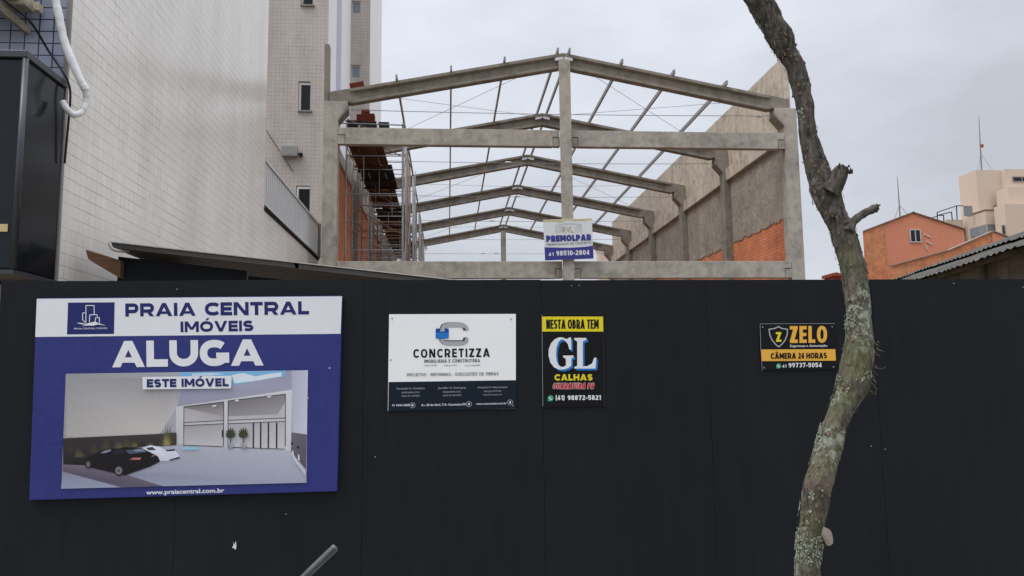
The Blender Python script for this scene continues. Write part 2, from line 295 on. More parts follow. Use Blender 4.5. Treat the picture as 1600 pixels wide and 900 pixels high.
# ------------------------------------------------------------------ mesh helpers
class MB:
    def __init__(s): s.v = []; s.f = []; s.c = []; s.smooth = False
    def add(s, verts, faces):
        o = len(s.v); s.v += [Vector(p) for p in verts]; s.f += [[i + o for i in q] for q in faces]; return s
    def box(s, x0, x1, y0, y1, z0, z1):
        return s.add([(x0, y0, z0), (x1, y0, z0), (x1, y1, z0), (x0, y1, z0), (x0, y0, z1), (x1, y0, z1), (x1, y1, z1), (x0, y1, z1)],
                     [(0, 3, 2, 1), (4, 5, 6, 7), (0, 1, 5, 4), (1, 2, 6, 5), (2, 3, 7, 6), (3, 0, 4, 7)])
    def prism_y(s, poly, y0, y1):             # polygon in x,z pushed along y
        n = len(poly)
        s.add([(x, y0, z) for x, z in poly] + [(x, y1, z) for x, z in poly],
              [list(range(n)), list(range(2 * n - 1, n - 1, -1))] + [(i, n + i, n + (i + 1) % n, (i + 1) % n) for i in range(n)]); return s
    def prism_x(s, poly, x0, x1):             # polygon in y,z pushed along x
        n = len(poly)
        s.add([(x0, y, z) for y, z in poly] + [(x1, y, z) for y, z in poly],
              [list(range(n)), list(range(2 * n - 1, n - 1, -1))] + [(i, n + i, n + (i + 1) % n, (i + 1) % n) for i in range(n)]); return s
    def loft(s, rings, caps=True):
        n = len(rings[0]); o = len(s.v)
        for r in rings: s.v += [Vector(p) for p in r]
        for k in range(len(rings) - 1):
            for i in range(n):
                j = (i + 1) % n; s.f.append([o + k * n + i, o + k * n + j, o + (k + 1) * n + j, o + (k + 1) * n + i])
        if caps:
            s.f.append([o + i for i in range(n - 1, -1, -1)]); e = o + (len(rings) - 1) * n; s.f.append([e + i for i in range(n)])
        return s
    def tube(s, pts, r, n=8, caps=True):
        pts = [Vector(p) for p in pts]; rings = []
        for i, p in enumerate(pts):
            d = (pts[min(i + 1, len(pts) - 1)] - pts[max(i - 1, 0)]).normalized()
            a = Vector((0, 0, 1)) if abs(d.z) < 0.9 else Vector((1, 0, 0))
            u = d.cross(a).normalized(); v = d.cross(u)
            rr = r[i] if isinstance(r, (list, tuple)) else r
            rings.append([p + (u * math.cos(t) + v * math.sin(t)) * rr for t in [2 * math.pi * k / n for k in range(n)]])
        return s.loft(rings, caps)
    def bar(s, a, b, w, h):                   # rectangular bar
        a = Vector(a); b = Vector(b); d = (b - a).normalized()
        up = Vector((0, 0, 1)) if abs(d.z) < 0.95 else Vector((0, 1, 0))
        u = d.cross(up).normalized() * w / 2; v = u.cross(d).normalized() * h / 2
        return s.loft([[p + u + v, p - u + v, p - u - v, p + u - v] for p in (a, b)])
    def build(s, name, mat, parent=None, bevel=0.0, smooth=False, origin=None):
        me = bpy.data.meshes.new(name)
        if parent is not None:
            o0 = Vector((0, 0, 0)); q = parent
            while q is not None: o0 += q.location; q = q.parent
            loc = Vector((0, 0, 0))
        else:
            xs = [p.x for p in s.v]; ys = [p.y for p in s.v]; zs = [p.z for p in s.v]
            o0 = Vector(origin) if origin is not None else Vector(((min(xs) + max(xs)) / 2, (min(ys) + max(ys)) / 2, min(zs)))
            loc = o0
        me.from_pydata([p - o0 for p in s.v], [], s.f); me.update()
        bm = bmesh.new(); bm.from_mesh(me); bmesh.ops.recalc_face_normals(bm, faces=bm.faces); bm.to_mesh(me); bm.free()
        if smooth:
            for p in me.polygons: p.use_smooth = True
        o = bpy.data.objects.new(name, me); COL.objects.link(o); o.location = loc
        if parent is not None: o.parent = parent
        me.materials.append(M[mat] if isinstance(mat, str) else mat)
        if bevel:
            b = o.modifiers.new('bevel', 'BEVEL'); b.width = bevel; b.segments = 2; b.limit_method = 'ANGLE'
        return o

def tag(o, label=None, cat=None, group=None, kind=None):
    if label: o['label'] = label
    if cat: o['category'] = cat
    if group: o['group'] = group
    if kind: o['kind'] = kind
    return o
def thing(name, loc, label, cat, group=None):
    o = bpy.data.objects.new(name, None); COL.objects.link(o); o.location = loc; o.empty_display_size = 0.2
    return tag(o, label, cat, group)
def copy_tree(o, parent=None):
    c = o.copy(); COL.objects.link(c)
    if parent is not None: c.parent = parent
    for ch in list(o.children): copy_tree(ch, c)
    return c

def facade(mb, x0, x1, z0, z1, Y, holes, depth=0.14):
    """wall face looking towards -Y with real recessed openings"""
    xs = sorted({x0, x1} | {h[0] for h in holes} | {h[1] for h in holes}); zs = sorted({z0, z1} | {h[2] for h in holes} | {h[3] for h in holes})
    for a, b in zip(xs, xs[1:]):
        for c, d in zip(zs, zs[1:]):
            mx, mz = (a + b) / 2, (c + d) / 2
            if any(h[0] < mx < h[1] and h[2] < mz < h[3] for h in holes): continue
            mb.add([(a, Y, c), (b, Y, c), (b, Y, d), (a, Y, d)], [(0, 1, 2, 3)])
    for a, b, c, d in holes:
        q = [(a, c), (b, c), (b, d), (a, d)]
        for i in range(4):
            p, r = q[i], q[(i + 1) % 4]
            mb.add([(p[0], Y, p[1]), (r[0], Y, r[1]), (r[0], Y + depth, r[1]), (p[0], Y + depth, p[1])], [(0, 1, 2, 3)])

def window(parent, x0, x1, z0, z1, Y, glass='glassdark', sill=True, fw=0.05, mull=0, mat='frame'):
    f = MB()
    f.box(x0, x0 + fw, Y, Y + 0.05, z0, z1); f.box(x1 - fw, x1, Y, Y + 0.05, z0, z1)
    f.box(x0 + fw, x1 - fw, Y, Y + 0.05, z0, z0 + fw); f.box(x0 + fw, x1 - fw, Y, Y + 0.05, z1 - fw, z1)
    for k in range(mull):
        x = x0 + (x1 - x0) * (k + 1) / (mull + 1); f.box(x - fw / 2, x + fw / 2, Y + 0.002, Y + 0.048, z0 + fw, z1 - fw)
    fo = f.build('window', mat, parent)
    MB().box(x0 + fw, x1 - fw, Y + 0.02, Y + 0.03, z0 + fw, z1 - fw).build('pane', glass, fo)
    if sill: MB().box(x0 - 0.08, x1 + 0.08, Y - 0.2, Y + 0.03, z0 - 0.06, z0 - 0.003).build('sill', 'sill', fo)
    return fo

# ------------------------------------------------------------------ ground, road, pavement
def sheet(name, mat, x0, x1, y0, y1, z):
    o = MB().add([(x0, y0, z), (x1, y0, z), (x1, y1, z), (x0, y1, z)], [(0, 1, 2, 3)]).build(name, mat); o['kind'] = 'structure'; return o
sheet('ground', 'soil', -600, 600, -500, 1200, -0.02)
sheet('road', 'asphalt', -80, 80, -7, 1.2, -0.012)
for i in range(9):
    sheet('road_marking', 'linepaint', -38 + i * 8, -34 + i * 8, -3.0, -2.88, -0.008)
tag(MB().box(-80, 80, 1.2, 1.35, -0.02, 0.14).build('kerb', 'kerb', bevel=0.012), kind='structure')
tag(MB().box(-80, 80, 1.35, 5.06, -0.02, 0.1).build('pavement', 'paving'), kind='structure')
sheet('building_lot', 'soil', -4, 9, 5.2, 60, 0.02)

# ------------------------------------------------------------------ black hoarding fence
YF = 5.1
fence = thing('hoarding_fence', (2.5, YF, 0), 'long black painted plywood hoarding carrying the advertising signs', 'fence')
seams = [-2.728, -1.645, -0.53, 0.60, 1.69, 2.82, 3.92, 5.02, 6.12, 7.2]
for i, (a, b) in enumerate(zip(seams, seams[1:])):
    top = 2.246 + random.uniform(-0.004, 0.004); dy = random.uniform(-0.0015, 0.0015)
    p = MB().box(a + 0.0008, b - 0.0008, YF + dy, YF + 0.018 + dy, 0.1, top).build('panel', 'fence', fence)
for x in seams[1:-1]: MB().box(x - 0.05, x + 0.05, YF + 0.0205, YF + 0.03, 0.1, 2.24).build('seam_blocker', 'blackgap', fence)  # unseen dark strips added behind the seams to block daylight through the gaps
rails = MB()
for z in (0.5, 1.3, 2.1): rails.box(-2.7, 7.2, YF + 0.032, YF + 0.09, z, z + 0.07)
rails.build('rail', 'oldwood', fence)
for x in (-2.65, -0.5, 1.7, 3.9, 6.1): MB().box(x - 0.04, x + 0.04, YF + 0.092, YF + 0.18, 0, 2.2).build('post', 'oldwood', fence)
for px, py in ((277, 452), (1490, 443), (1598, 449), (586, 714), (510, 575), (1361, 697), (1383, 702), (893, 447), (905, 446), (447, 803)):
    c = on_y(px, py, YF - 0.002)
    MB().tube([c, c + Vector((0, -0.004, 0))], 0.0042, 8).build('screw', 'sill', fence)
# ragged scrap of paper still stapled to the boards
c = on_y(367, 852, YF - 0.004); sc = MB()
pts = [(-9, 10), (-5, -4), (-8, -14), (-1, -4), (3, -16), (6, -2), (5, 14), (0, 17), (-4, 8)]
sc.add([c + Vector((x * 0.0016, -0.002 + 0.004 * math.sin(i * 2.1), -z * 0.0016)) for i, (x, z) in enumerate(pts)], [list(range(len(pts)))])
tag(sc.build('paper_scrap', 'paper'), 'tiny torn scrap of pale paper stuck low on the black hoarding', 'paper')

# ------------------------------------------------------------------ printing on signs
def cap_height():
    cu = bpy.data.curves.new('probe', 'FONT'); cu.body = 'H'; o = bpy.data.objects.new('probe', cu); COL.objects.link(o)
    me = bpy.data.meshes.new_from_object(o); h = max(v.co.y for v in me.vertices)
    bpy.data.objects.remove(o); bpy.data.curves.remove(cu); bpy.data.meshes.remove(me); return h
CAP = cap_height()

def letters(body, bold=0.0, shear=0.0, spacing=1.0):
    cu = bpy.data.curves.new('probe', 'FONT'); cu.body = body; cu.offset = bold; cu.shear = shear; cu.space_character = spacing; cu.resolution_u = 4
    o = bpy.data.objects.new('probe', cu); COL.objects.link(o)
    me = bpy.data.meshes.new_from_object(o)
    v = [(q.co.x, q.co.y) for q in me.vertices]; f = [list(p.vertices) for p in me.polygons]
    bpy.data.objects.remove(o); bpy.data.curves.remove(cu); bpy.data.meshes.remove(me)
    return v, f

# ------------------------------------------------------------------ block lettering drawn stroke by stroke
WID = dict(A=.98, B=.8, C=.83, D=.88, E=.68, F=.66, G=.88, H=.86, J=.55, L=.64, M=1.04, N=.88, O=.95, P=.78, Q=.95, R=.82, S=.74, T=.74, U=.86, V=.96, X=.9, Y=.9, Z=.74)
BASE = {'Ó': 'O', 'Á': 'A', 'Â': 'A', 'Ç': 'C', 'Õ': 'O'}
def band(pts, t, closed=False, cap=True):
    P = [Vector(p) for p in pts]
    if cap and not closed:
        P[0] = P[0] + (P[0] - P[1]).normalized() * t / 2; P[-1] = P[-1] + (P[-1] - P[-2]).normalized() * t / 2
    n = len(P); A, B_ = [], []
    for i in range(n):
        d1 = (P[i] - P[i - 1]) if (i or closed) else (P[1] - P[0]); d2 = (P[(i + 1) % n] - P[i]) if (i < n - 1 or closed) else d1
        d1 = d1.normalized(); d2 = d2.normalized(); q = Vector((-d1.y - d2.y, d1.x + d2.x)).normalized(); k = max(0.5, q.dot(Vector((-d1.y, d1.x))))
        A.append(P[i] + q * t / 2 / k); B_.append(P[i] - q * t / 2 / k)
    m = n if closed else n - 1
    return [[A[i], A[(i + 1) % n], B_[(i + 1) % n], B_[i]] for i in range(m)]
def arc(cx, cy, rx, ry, a0, a1, n=14, e=1.0):
    out = []
    for i in range(n + 1):
        a = R(a0 + (a1 - a0) * i / n); c, s = math.cos(a), math.sin(a)
        out.append((cx + rx * math.copysign(abs(c) ** e, c), cy + ry * math.copysign(abs(s) ** e, s)))
    return out
def glyph(ch, t, W):
    """list of groups of polygons (each group lies a hair in front of the one before)"""
    l, r, b, T, m = t / 2, W - t / 2, t / 2, 1 - t / 2, 0.5
    h = t * 1.1; S_ = lambda *p, **k: band(p, t, **k); V2 = lambda *p: [[Vector(q) for q in p]]
    def bowl(y0, y1, x1): 
        Rr = min((y1 - y0) / 2, x1 - l - 0.02); k = x1 - Rr
        return band([(l, y1), (k, y1)] + arc(k, (y0 + y1) / 2, Rr, (y1 - y0) / 2, 90, -90, 12)[1:-1] + [(k, y0), (l, y0)], t, cap=False)
    O = lambda: [band(arc(W / 2, .5, (W - t) / 2, .5 - b, 0, 360, 32, 0.88)[:-1], t, True)]
    c = BASE.get(ch, ch); g = []
    if c == 'A':
        a = h * .5; y0 = .17; y1 = y0 + t * .72; x = (W / 2 - a) * (y0 + y1) / 2 + h * .5
        g = [V2((0, 0), (h, 0), (W / 2 + a, 1), (W / 2 - a, 1)), V2((W, 0), (W - h, 0), (W / 2 - a, 1), (W / 2 + a, 1)), V2((x, y0), (W - x, y0), (W - x, y1), (x, y1))]
    elif c == 'B': g = [S_((l, b), (l, T)), bowl(.515, T, r - .04), bowl(b, .515, r)]
    elif c == 'C':
        rx = (W - t * .85) / 1.74
        g = [band(arc(l + rx, .5, rx, .5 - b, 40, 320, 24, 0.88), t, cap=False)]
    elif c == 'D': g = [S_((l, b), (l, T)), band([(l, T), (W * .42, T)] + arc(W * .42, .5, r - W * .42, .5 - b, 90, -90, 18)[1:-1] + [(W * .42, b), (l, b)], t, cap=False)]
    elif c == 'E': g = [S_((l, b), (l, T)), S_((l, T), (r, T)), S_((l, b), (r, b)), S_((l, .5), (r - .05 * W, .5))]
    elif c == 'F': g = [S_((l, b), (l, T)), S_((l, T), (r, T)), S_((l, .47), (r - .05 * W, .47))]
    elif c == 'G': g = [band(arc(W / 2, .5, (W - t) / 2, .5 - b, 44, 318, 24, 0.88), t, cap=False), band([(r, .12), (r, .5)], t, cap=False), band([(W * .56, .41), (W, .41)], t * .7, cap=False)]
    elif c == 'H': g = [S_((l, b), (l, T)), S_((r, b), (r, T)), S_((l, .5), (r, .5))]
    elif c == 'I': g = [S_((l, b), (l, T))]
    elif c == 'J': g = [band([(r, 1)] + arc(W / 2, b + W * .4, r - W / 2, W * .4, 0, -150, 12), t, cap=False)]
    elif c == 'L': g = [S_((l, b), (l, T)), S_((l, b), (r, b))]
    elif c == 'M': g = [S_((l, b), (l, T)), S_((r, b), (r, T)), V2((0, 1), (h, 1), (W / 2 + h / 2, .22), (W / 2 - h / 2, .22)), V2((W, 1), (W - h, 1), (W / 2 - h / 2, .22), (W / 2 + h / 2, .22))]
    elif c == 'N': g = [S_((l, b), (l, T)), S_((r, b), (r, T)), V2((0, 1), (h * 1.1, 1), (W, 0), (W - h * 1.1, 0))]
    elif c in 'O0': g = O()
    elif c == 'P': g = [S_((l, b), (l, T)), bowl(.36 + b * .2, T, r)]
    elif c == 'R': g = [S_((l, b), (l, T)), bowl(.36 + b * .3, T, r), V2((W * .42, .42), (W * .42 + h, .42), (W, 0), (W - h * 1.1, 0))]
    elif c == 'S':
        yu, yl, ru, rx = (.5 + T) / 2, (.5 + b) / 2, (T - .5) / 2, (W - t) / 2
        g = [band(arc(W / 2, yu, rx, ru, 28, 270, 16, .9) + arc(W / 2, yl, rx, ru, 90, -152, 16, .9)[1:], t, cap=False)]
    elif c == 'T': g = [S_((l, T), (r, T)), S_((W / 2, b), (W / 2, T))]
    elif c == 'U': g = [band([(l, 1)] + arc(W / 2, b + (W - t) * .45, (W - t) / 2, (W - t) * .45, 180, 360, 16) + [(r, 1)], t, cap=False)]
    elif c == 'V': g = [V2((0, 1), (h, 1), (W / 2 + h / 2, 0), (W / 2 - h / 2, 0)), V2((W, 1), (W - h, 1), (W / 2 - h / 2, 0), (W / 2 + h / 2, 0))]
    elif c == 'X': g = [V2((0, 1), (h, 1), (W, 0), (W - h, 0)), V2((W, 1), (W - h, 1), (0, 0), (h, 0))]
    elif c == 'Y': g = [V2((0, 1), (h, 1), (W / 2 + h / 2, .42), (W / 2 - h / 2, .42)), V2((W, 1), (W - h, 1), (W / 2 - h / 2, .42), (W / 2 + h / 2, .42)), S_((W / 2, b), (W / 2, .4))]
    elif c == 'Z': g = [S_((l, T), (r, T)), S_((l, b), (r, b)), V2((W - h * 1.15, 1 - t * .6), (W, 1 - t * .6), (h * 1.15, t * .6), (0, t * .6))]
    elif c == '1': g = [S_((r, b), (r, T)), V2((W - t, 1), (W - t * .4, 1), (W - t * .4, .84), (0, .74), (0, .88 - t * .1))]
    elif c == '2': g = [band(arc(W / 2, .7, (W - t) / 2, T - .7, 165, -30, 14) + [(W * .28, b + t * .3)], t, cap=False), S_((l, b), (r, b))]
    elif c == '3': g = [band(arc(W / 2, (.52 + T) / 2, (W - t) / 2, (T - .52) / 2, 150, -90, 14), t, cap=False), band(arc(W / 2, (.52 + b) / 2, (W - t) / 2, (.52 - b) / 2, 90, -150, 14), t, cap=False)]
    elif c == '4': g = [S_((W * .68, b), (W * .68, T)), S_((l, .27), (r, .27)), V2((W * .68 - h * .4, 1), (W * .68 + t / 2, 1), (h * .9, .2), (0, .2))]
    elif c == '5': g = [S_((l + .04, T), (r - .02, T)), S_((l + .02, T), (l + .02, .52)), band([(l, .55)] + arc(W / 2, (.58 + b) / 2, (W - t) / 2, (.58 - b) / 2, 100, -155, 16), t, cap=False)]
    elif c == '6': g = [band(arc(W / 2, (.56 + b) / 2, (W - t) / 2, (.56 - b) / 2, 0, 360, 24)[:-1], t, True), band(arc(W / 2 + .02, .42, W / 2 + .02 - l, T - .42, 190, 60, 12), t, cap=False)]
    elif c == '7': g = [S_((l, T), (r, T)), V2((W - h, 1 - t * .5), (W, 1 - t * .5), (W * .22 + h, 0), (W * .22, 0))]
    elif c == '8': g = [band(arc(W / 2, (.53 + T) / 2, (W - t) / 2 - .02, (T - .53) / 2, 0, 360, 22)[:-1], t, True), band(arc(W / 2, (.53 + b) / 2, (W - t) / 2, (.53 - b) / 2, 0, 360, 22)[:-1], t, True)]
    elif c == '9': g = [band(arc(W / 2, (.44 + T) / 2, (W - t) / 2, (T - .44) / 2, 0, 360, 24)[:-1], t, True), band(arc(W / 2 - .02, .58, r - W / 2 + .02, .58 - b, 10, -120, 12), t, cap=False)]
    elif c == '-': g = [S_((l, .38), (r, .38))]
    elif c == '(': g = [band([(W - .02, 1.08), (l + .02, .82), (l, .48), (l + .02, .14), (W - .02, -.12)], t * .85, cap=False)]
    elif c == ')': g = [band([(.02, 1.08), (r - .02, .82), (r, .48), (r - .02, .14), (.02, -.12)], t * .85, cap=False)]
    if ch in 'ÓÁ': g.append(V2((W / 2 - t * .35, 1.07), (W / 2 + t * .3, 1.07), (W / 2 + t * 1.15, 1.28), (W / 2 + t * .2, 1.28)))
    if ch == 'Â': g += [band([(W / 2 - t * 1.1, 1.08), (W / 2, 1.22), (W / 2 + t * 1.1, 1.08)], t * .55, cap=False)]
    if ch == 'Õ': g += [band([(W / 2 - t * 1.6, 1.1), (W / 2 - t * .6, 1.19), (W / 2 + t * .6, 1.1), (W / 2 + t * 1.6, 1.19)], t * .7, cap=False)]
    if ch == 'Ç': g += [band([(W / 2, .02), (W / 2 + t * .4, -.12), (W / 2 - t * .7, -.2)], t * .7, cap=False)]
    return g
def block_text(body, t, total, gap=0.09, space=0.36):
    """polygons scaled so that cap height is 1 and the line is total long, strokes keeping their weight"""
    ws = []
    for ch in body:
        c = BASE.get(ch, ch)
        ws.append(('f', t) if c == 'I' else ('s', space) if c == ' ' else ('v', .32) if c == '-' else ('v', .24) if c in '()' else ('v', .38) if c == '1' else ('v', WID.get(c, .62)))
    n = len(body); fixed = sum(w for k, w in ws if k == 'f'); var = sum(w for k, w in ws if k != 'f') + gap * (n - 1)
    k = (total - fixed) / var; x = 0; out = []
    for ch, (kind, w) in zip(body, ws):
        W = w if kind == 'f' else w * k
        if kind != 's':
            for lay, grp in enumerate(glyph(ch, t, W)):
                for q in grp: out.append((lay, [(p.x + x, p.y) for p in q]))
        x += W + gap * k
    return out

class Sign:
    """flat printing laid on the face of a board standing at depth Y; positions are read off the photograph once and become metres on that board"""
    def __init__(s, root, Y, step=0.0008): s.root = root; s.Y = Y; s.step = step; s.k = 0; s.layers = {}
    def pt(s, p, y): return on_y(p[0], p[1], s.Y) + Vector((0, y - s.Y, 0))
    def mb(s, part, mat):
        if (part, mat) not in s.layers: s.layers[(part, mat)] = MB()
        return s.layers[(part, mat)]
    def poly(s, part, mat, pts, k=1):
        y = s.Y - s.step * k; s.mb(part, mat).add([s.pt(p, y) for p in pts], [list(range(len(pts)))])
    def stroke(s, part, mat, pts, wd, k=1, closed=False):
        n = len(pts); y = s.Y - s.step * k; a, b = [], []
        for i in range(n):
            p0 = Vector(pts[i - 1] if (i > 0 or closed) else pts[i]); p1 = Vector(pts[i]); p2 = Vector(pts[(i + 1) % n] if (i < n - 1 or closed) else pts[i])
            d1 = (p1 - p0); d2 = (p2 - p1)
            if d1.length < 1e-6: d1 = d2
            if d2.length < 1e-6: d2 = d1
            d1.normalize(); d2.normalize(); nn = Vector((-d1.y - d2.y, d1.x + d2.x)); nn.normalize()
            kf = max(0.5, nn.dot(Vector((-d1.y, d1.x)))); nn = nn * (wd / 2 / kf)
            a.append(p1 + nn); b.append(p1 - nn)
        v = [s.pt(q, y) for q in a] + [s.pt(q, y) for q in b]
        s.mb(part, mat).add(v, [(i, (i + 1) % n, n + (i + 1) % n, n + i) for i in range(n if closed else n - 1)])
    def ell(s, part, mat, c, rx, ry, k=1, n=20):
        s.poly(part, mat, [(c[0] + rx * math.cos(2 * math.pi * i / n), c[1] + ry * math.sin(2 * math.pi * i / n)) for i in range(n)], k)
    def text(s, part, mat, body, bl, br, cap, bold=0.0, shear=0.0, spacing=1.0, k=2):
        v, f = letters(body, bold, shear, spacing)
        if not v: return
        x0 = min(q[0] for q in v); x1 = max(q[0] for q in v); y = s.Y - s.step * k
        A = Vector(bl); B = Vector(br); d = (B - A); up = Vector((d.y, -d.x)).normalized() * cap
        out = []; s.n = getattr(s, 'n', 0) + 1; part += '|%d' % s.n
        for vx, vy in v:
            q = A + d * ((vx - x0) / (x1 - x0)) + up * ((vy - (-bold if bold else 0) * 0) / CAP)
            out.append(s.pt(q, y))
        s.mb(part, mat).add(out, f)
    def block(s, part, mat, body, bl, br, cap, t=0.25, shear=0.0, gap=0.09, space=0.36, k=2, grow=0.0):
        A = Vector(bl); B = Vector(br); d = (B - A); u = d.normalized(); up = Vector((d.y, -d.x)).normalized()
        s.n = getattr(s, 'n', 0) + 1; key = part + '|%d' % s.n
        for lay, q in block_text(body, t, d.length / cap, gap, space):
            y = s.Y - s.step * k - lay * 0.00004
            s.mb(key, mat).add([s.pt(A + u * (x + shear * v) * cap + up * v * cap, y) for x, v in q], [list(range(len(q)))])
    def handset(s, part, green, white, c, r, k=2):
        s.ell(part, green, c, r, r, k, 18)
        s.poly(part, green, [(c[0] - r * 0.98, c[1] + r * 1.02), (c[0] - r * 0.90, c[1] + r * 0.2), (c[0] - r * 0.3, c[1] + r * 0.9)], k + 1)
        s.stroke(part, white, [(c[0] - r * 0.45, c[1] - r * 0.4), (c[0] - r * 0.3, c[1] + r * 0.05), (c[0] + r * 0.05, c[1] + r * 0.35), (c[0] + r * 0.45, c[1] + r * 0.42)], r * 0.34, k + 2)
    def finish(s, names):
        for (part, mat), mb in s.layers.items():
            mb.build(part.split('|')[0], mat, s.root)

M['pwhite'] = print_mat('white_print', (0.70, 0.71, 0.72, 1))
M['bwhite'] = print_mat('bright_white_panel', (0.82, 0.815, 0.81, 1))
M['pnavy'] = print_mat('navy_print', (0.020, 0.026, 0.125, 1))
M['pblue'] = noisy('royal_blue_banner', (0.023, 0.030, 0.165, 1), 0.38, 0.35, 1.1, 0.25, 50, 0.05)
M['pblack'] = print_mat('black_print', (0.006, 0.0065, 0.008, 1), 0.3)
M['pslate'] = print_mat('slate_print', (0.006, 0.013, 0.022, 1), 0.35)
M['pyellow'] = print_mat('yellow_print', (0.72, 0.60, 0.02, 1))
M['pgold'] = print_mat('amber_print', (0.75, 0.40, 0.06, 1))
M['pred'] = print_mat('red_print', (0.50, 0.015, 0.03, 1))
M['pcyan'] = print_mat('bright_blue_print', (0.02, 0.17, 0.50, 1))
M['pdeep'] = print_mat('deep_blue_print', (0.01, 0.065, 0.30, 1))
M['pgreen'] = print_mat('green_print', (0.05, 0.36, 0.18, 1))
M['pgrey'] = print_mat('grey_print', (0.36, 0.38, 0.39, 1))
M['pgrey2'] = print_mat('dark_grey_print', (0.05, 0.05, 0.055, 1))
M['pviolet'] = print_mat('violet_blue_print', (0.05, 0.05, 0.26, 1))
M['pochre'] = print_mat('ochre_print', (0.34, 0.24, 0.08, 1))

def board(root, corners, Y, thick, mat, name='board', bevel=0.003):
    p = [on_y(x, y, Y) for x, y in corners]
    q = [v + Vector((0, thick, 0)) for v in p]
    return MB().add(p + q, [(0, 1, 2, 3), (7, 6, 5, 4), (0, 4, 5, 1), (1, 5, 6, 2), (2, 6, 7, 3), (3, 7, 4, 0)]).build(name, mat, root, bevel=bevel)

# --- large blue and white rental banner on a frame
def banner_sign():
    Y = YF - 0.036
    c = on_y(290, 782, Y)
    r = thing('banner_sign', (c.x, YF - 0.02, c.z), 'large blue and white rental banner reading ALUGA above a picture of a showroom', 'sign')
    board(r, [(45, 782), (527, 768), (535, 462), (57, 466)], Y, 0.034, 'pblue', 'panel', 0.006)
    s = Sign(r, Y)
    s.poly('header', 'pwhite', [(55.2, 526.5), (532.2, 521.5), (534.4, 463), (57.6, 467)])
    s.poly('emblem', 'pnavy', [(104.8, 522.5), (178.3, 521.7), (179.3, 472.4), (106.5, 472.8)], 2)
    def E(u, v): return (40 + u / 5.292, 450 + v / 5.292)
    for pts in ([(500, 290), (500, 145), (568, 145), (568, 218)], [(495, 205), (473, 207), (473, 262), (495, 285)],
                [(528, 285), (533, 222), (590, 220), (597, 240)], [(577, 278), (580, 246), (611, 246), (611, 295)]):
        s.stroke('emblem', 'pwhite', [E(*p) for p in pts], 1.15, 3)
    s.poly('emblem', 'pwhite', [E(*p) for p in [(425, 288), (470, 290), (500, 297), (575, 277), (605, 292), (665, 311), (600, 301), (560, 312), (520, 310), (465, 313), (500, 303), (450, 297)]], 4)
    s.text('emblem', 'pwhite', 'PRAIA CENTRAL IMÓVEIS', E(403, 343), E(677, 339), 2.4, 0.0, k=3)
    T = lambda *a, **k: s.text('lettering', *a, **k)
    K = lambda *a, **k: s.block('lettering', *a, **k)
    K('pnavy', 'PRAIA CENTRAL', (196, 494.8), (483, 491.3), 20.6, 0.27)
    K('pnavy', 'IMÓVEIS', (282.3, 519.2), (396, 517.4), 16.8, 0.27)
    K('pwhite', 'ALUGA', (175.5, 574), (412, 571), 41, 0.285, gap=0.05)
    T('pwhite', 'www.praiacentral.com.br', (228.5, 772.6), (350.5, 769.2), 6.4, 0.02)
    s.finish({})
    # the printed picture: flat shapes of printed colour
    A = lambda u, v: (40 + u / 4.092, 570 + v / 4.092)
    B = lambda u, v: (260 + u / 4.09, 570 + v / 4.09)
    mb = MB(); cols = []; st = [2]
    def q(f, pts, *cs):
        y = Y - 0.00016 * st[0] - 0.0006; st[0] += 1
        P = [f(*p) for p in pts] if f else pts
        mb.add([on_y(p[0], p[1], Y) + Vector((0, y - Y, 0)) for p in P], [list(range(len(P)))])
        cs = [lin(*c) for c in cs]
        cols.append([cs[i % len(cs)] if len(cs) > 1 else cs[0] for i in range(len(P))])
    q(None, [(96, 763.5), (479, 754), (481, 578.5), (103, 584)], (150, 148, 152), (176, 174, 180), (180, 180, 190), (148, 148, 152))
    q(None, [(104, 684.5), (250, 678), (278, 633), (268, 590), (104, 592)], (172, 166, 162), (192, 186, 180), (178, 174, 174), (150, 148, 150), (150, 149, 152))
    q(None, [(281, 582), (447, 579.2), (444.6, 588), (362.7, 602), (281, 604)], (120, 176, 214))
    q(None, [(362, 586), (380, 583), (400, 588), (420, 584), (440, 582), (440, 588), (400, 595), (366, 599)], (212, 222, 230))
    q(None, [(300, 584), (330, 582.5), (350, 584), (330, 587), (300, 587.5)], (190, 210, 226))
    q(None, [(278, 633), (283, 610), (362.7, 602), (444.6, 588), (447, 579.2), (455.6, 579), (455.6, 609)], (152, 150, 170), (150, 150, 172), (158, 158, 178), (152, 152, 172), (150, 150, 172), (150, 150, 172), (158, 158, 176))
    q(B, [(800, 38), (905, 34), (898, 445), (806, 432)], (172, 174, 190), (190, 192, 206), (196, 198, 210), (184, 184, 198))
    q(B, [(800, 432), (898, 446), (893, 668), (788, 548)], (104, 100, 108), (96, 92, 102), (88, 84, 96), (110, 106, 114))
    q(B, [(62, 268), (804, 158), (796, 552), (60, 516)], (196, 196, 200), (206, 206, 212), (196, 196, 202), (186, 186, 190))
    q(B, [(113, 268), (367, 236), (366, 356), (110, 369)], (124, 118, 122), (116, 110, 116), (168, 164, 166), (182, 178, 180))
    q(B, [(113, 275), (366, 328), (366, 356), (110, 369)], (172, 168, 170), (160, 156, 158), (172, 168, 170), (186, 182, 184))
    q(B, [(395, 230), (761, 187), (760, 340), (394, 354)], (120, 114, 120), (132, 126, 132), (160, 156, 160), (150, 146, 150))
    q(B, [(395, 330), (710, 316), (760, 240), (760, 340), (394, 354)], (182, 178, 182), (178, 174, 178), (186, 182, 186), (188, 184, 188), (186, 182, 186))
    q(B, [(109, 388), (364, 375), (361, 523), (107, 513)], (158, 154, 156), (168, 164, 166), (190, 188, 190), (186, 184, 186))
    q(B, [(394, 376), (758, 360), (756, 538), (393, 526)], (172, 168, 172), (180, 176, 180), (196, 194, 198), (192, 190, 194))
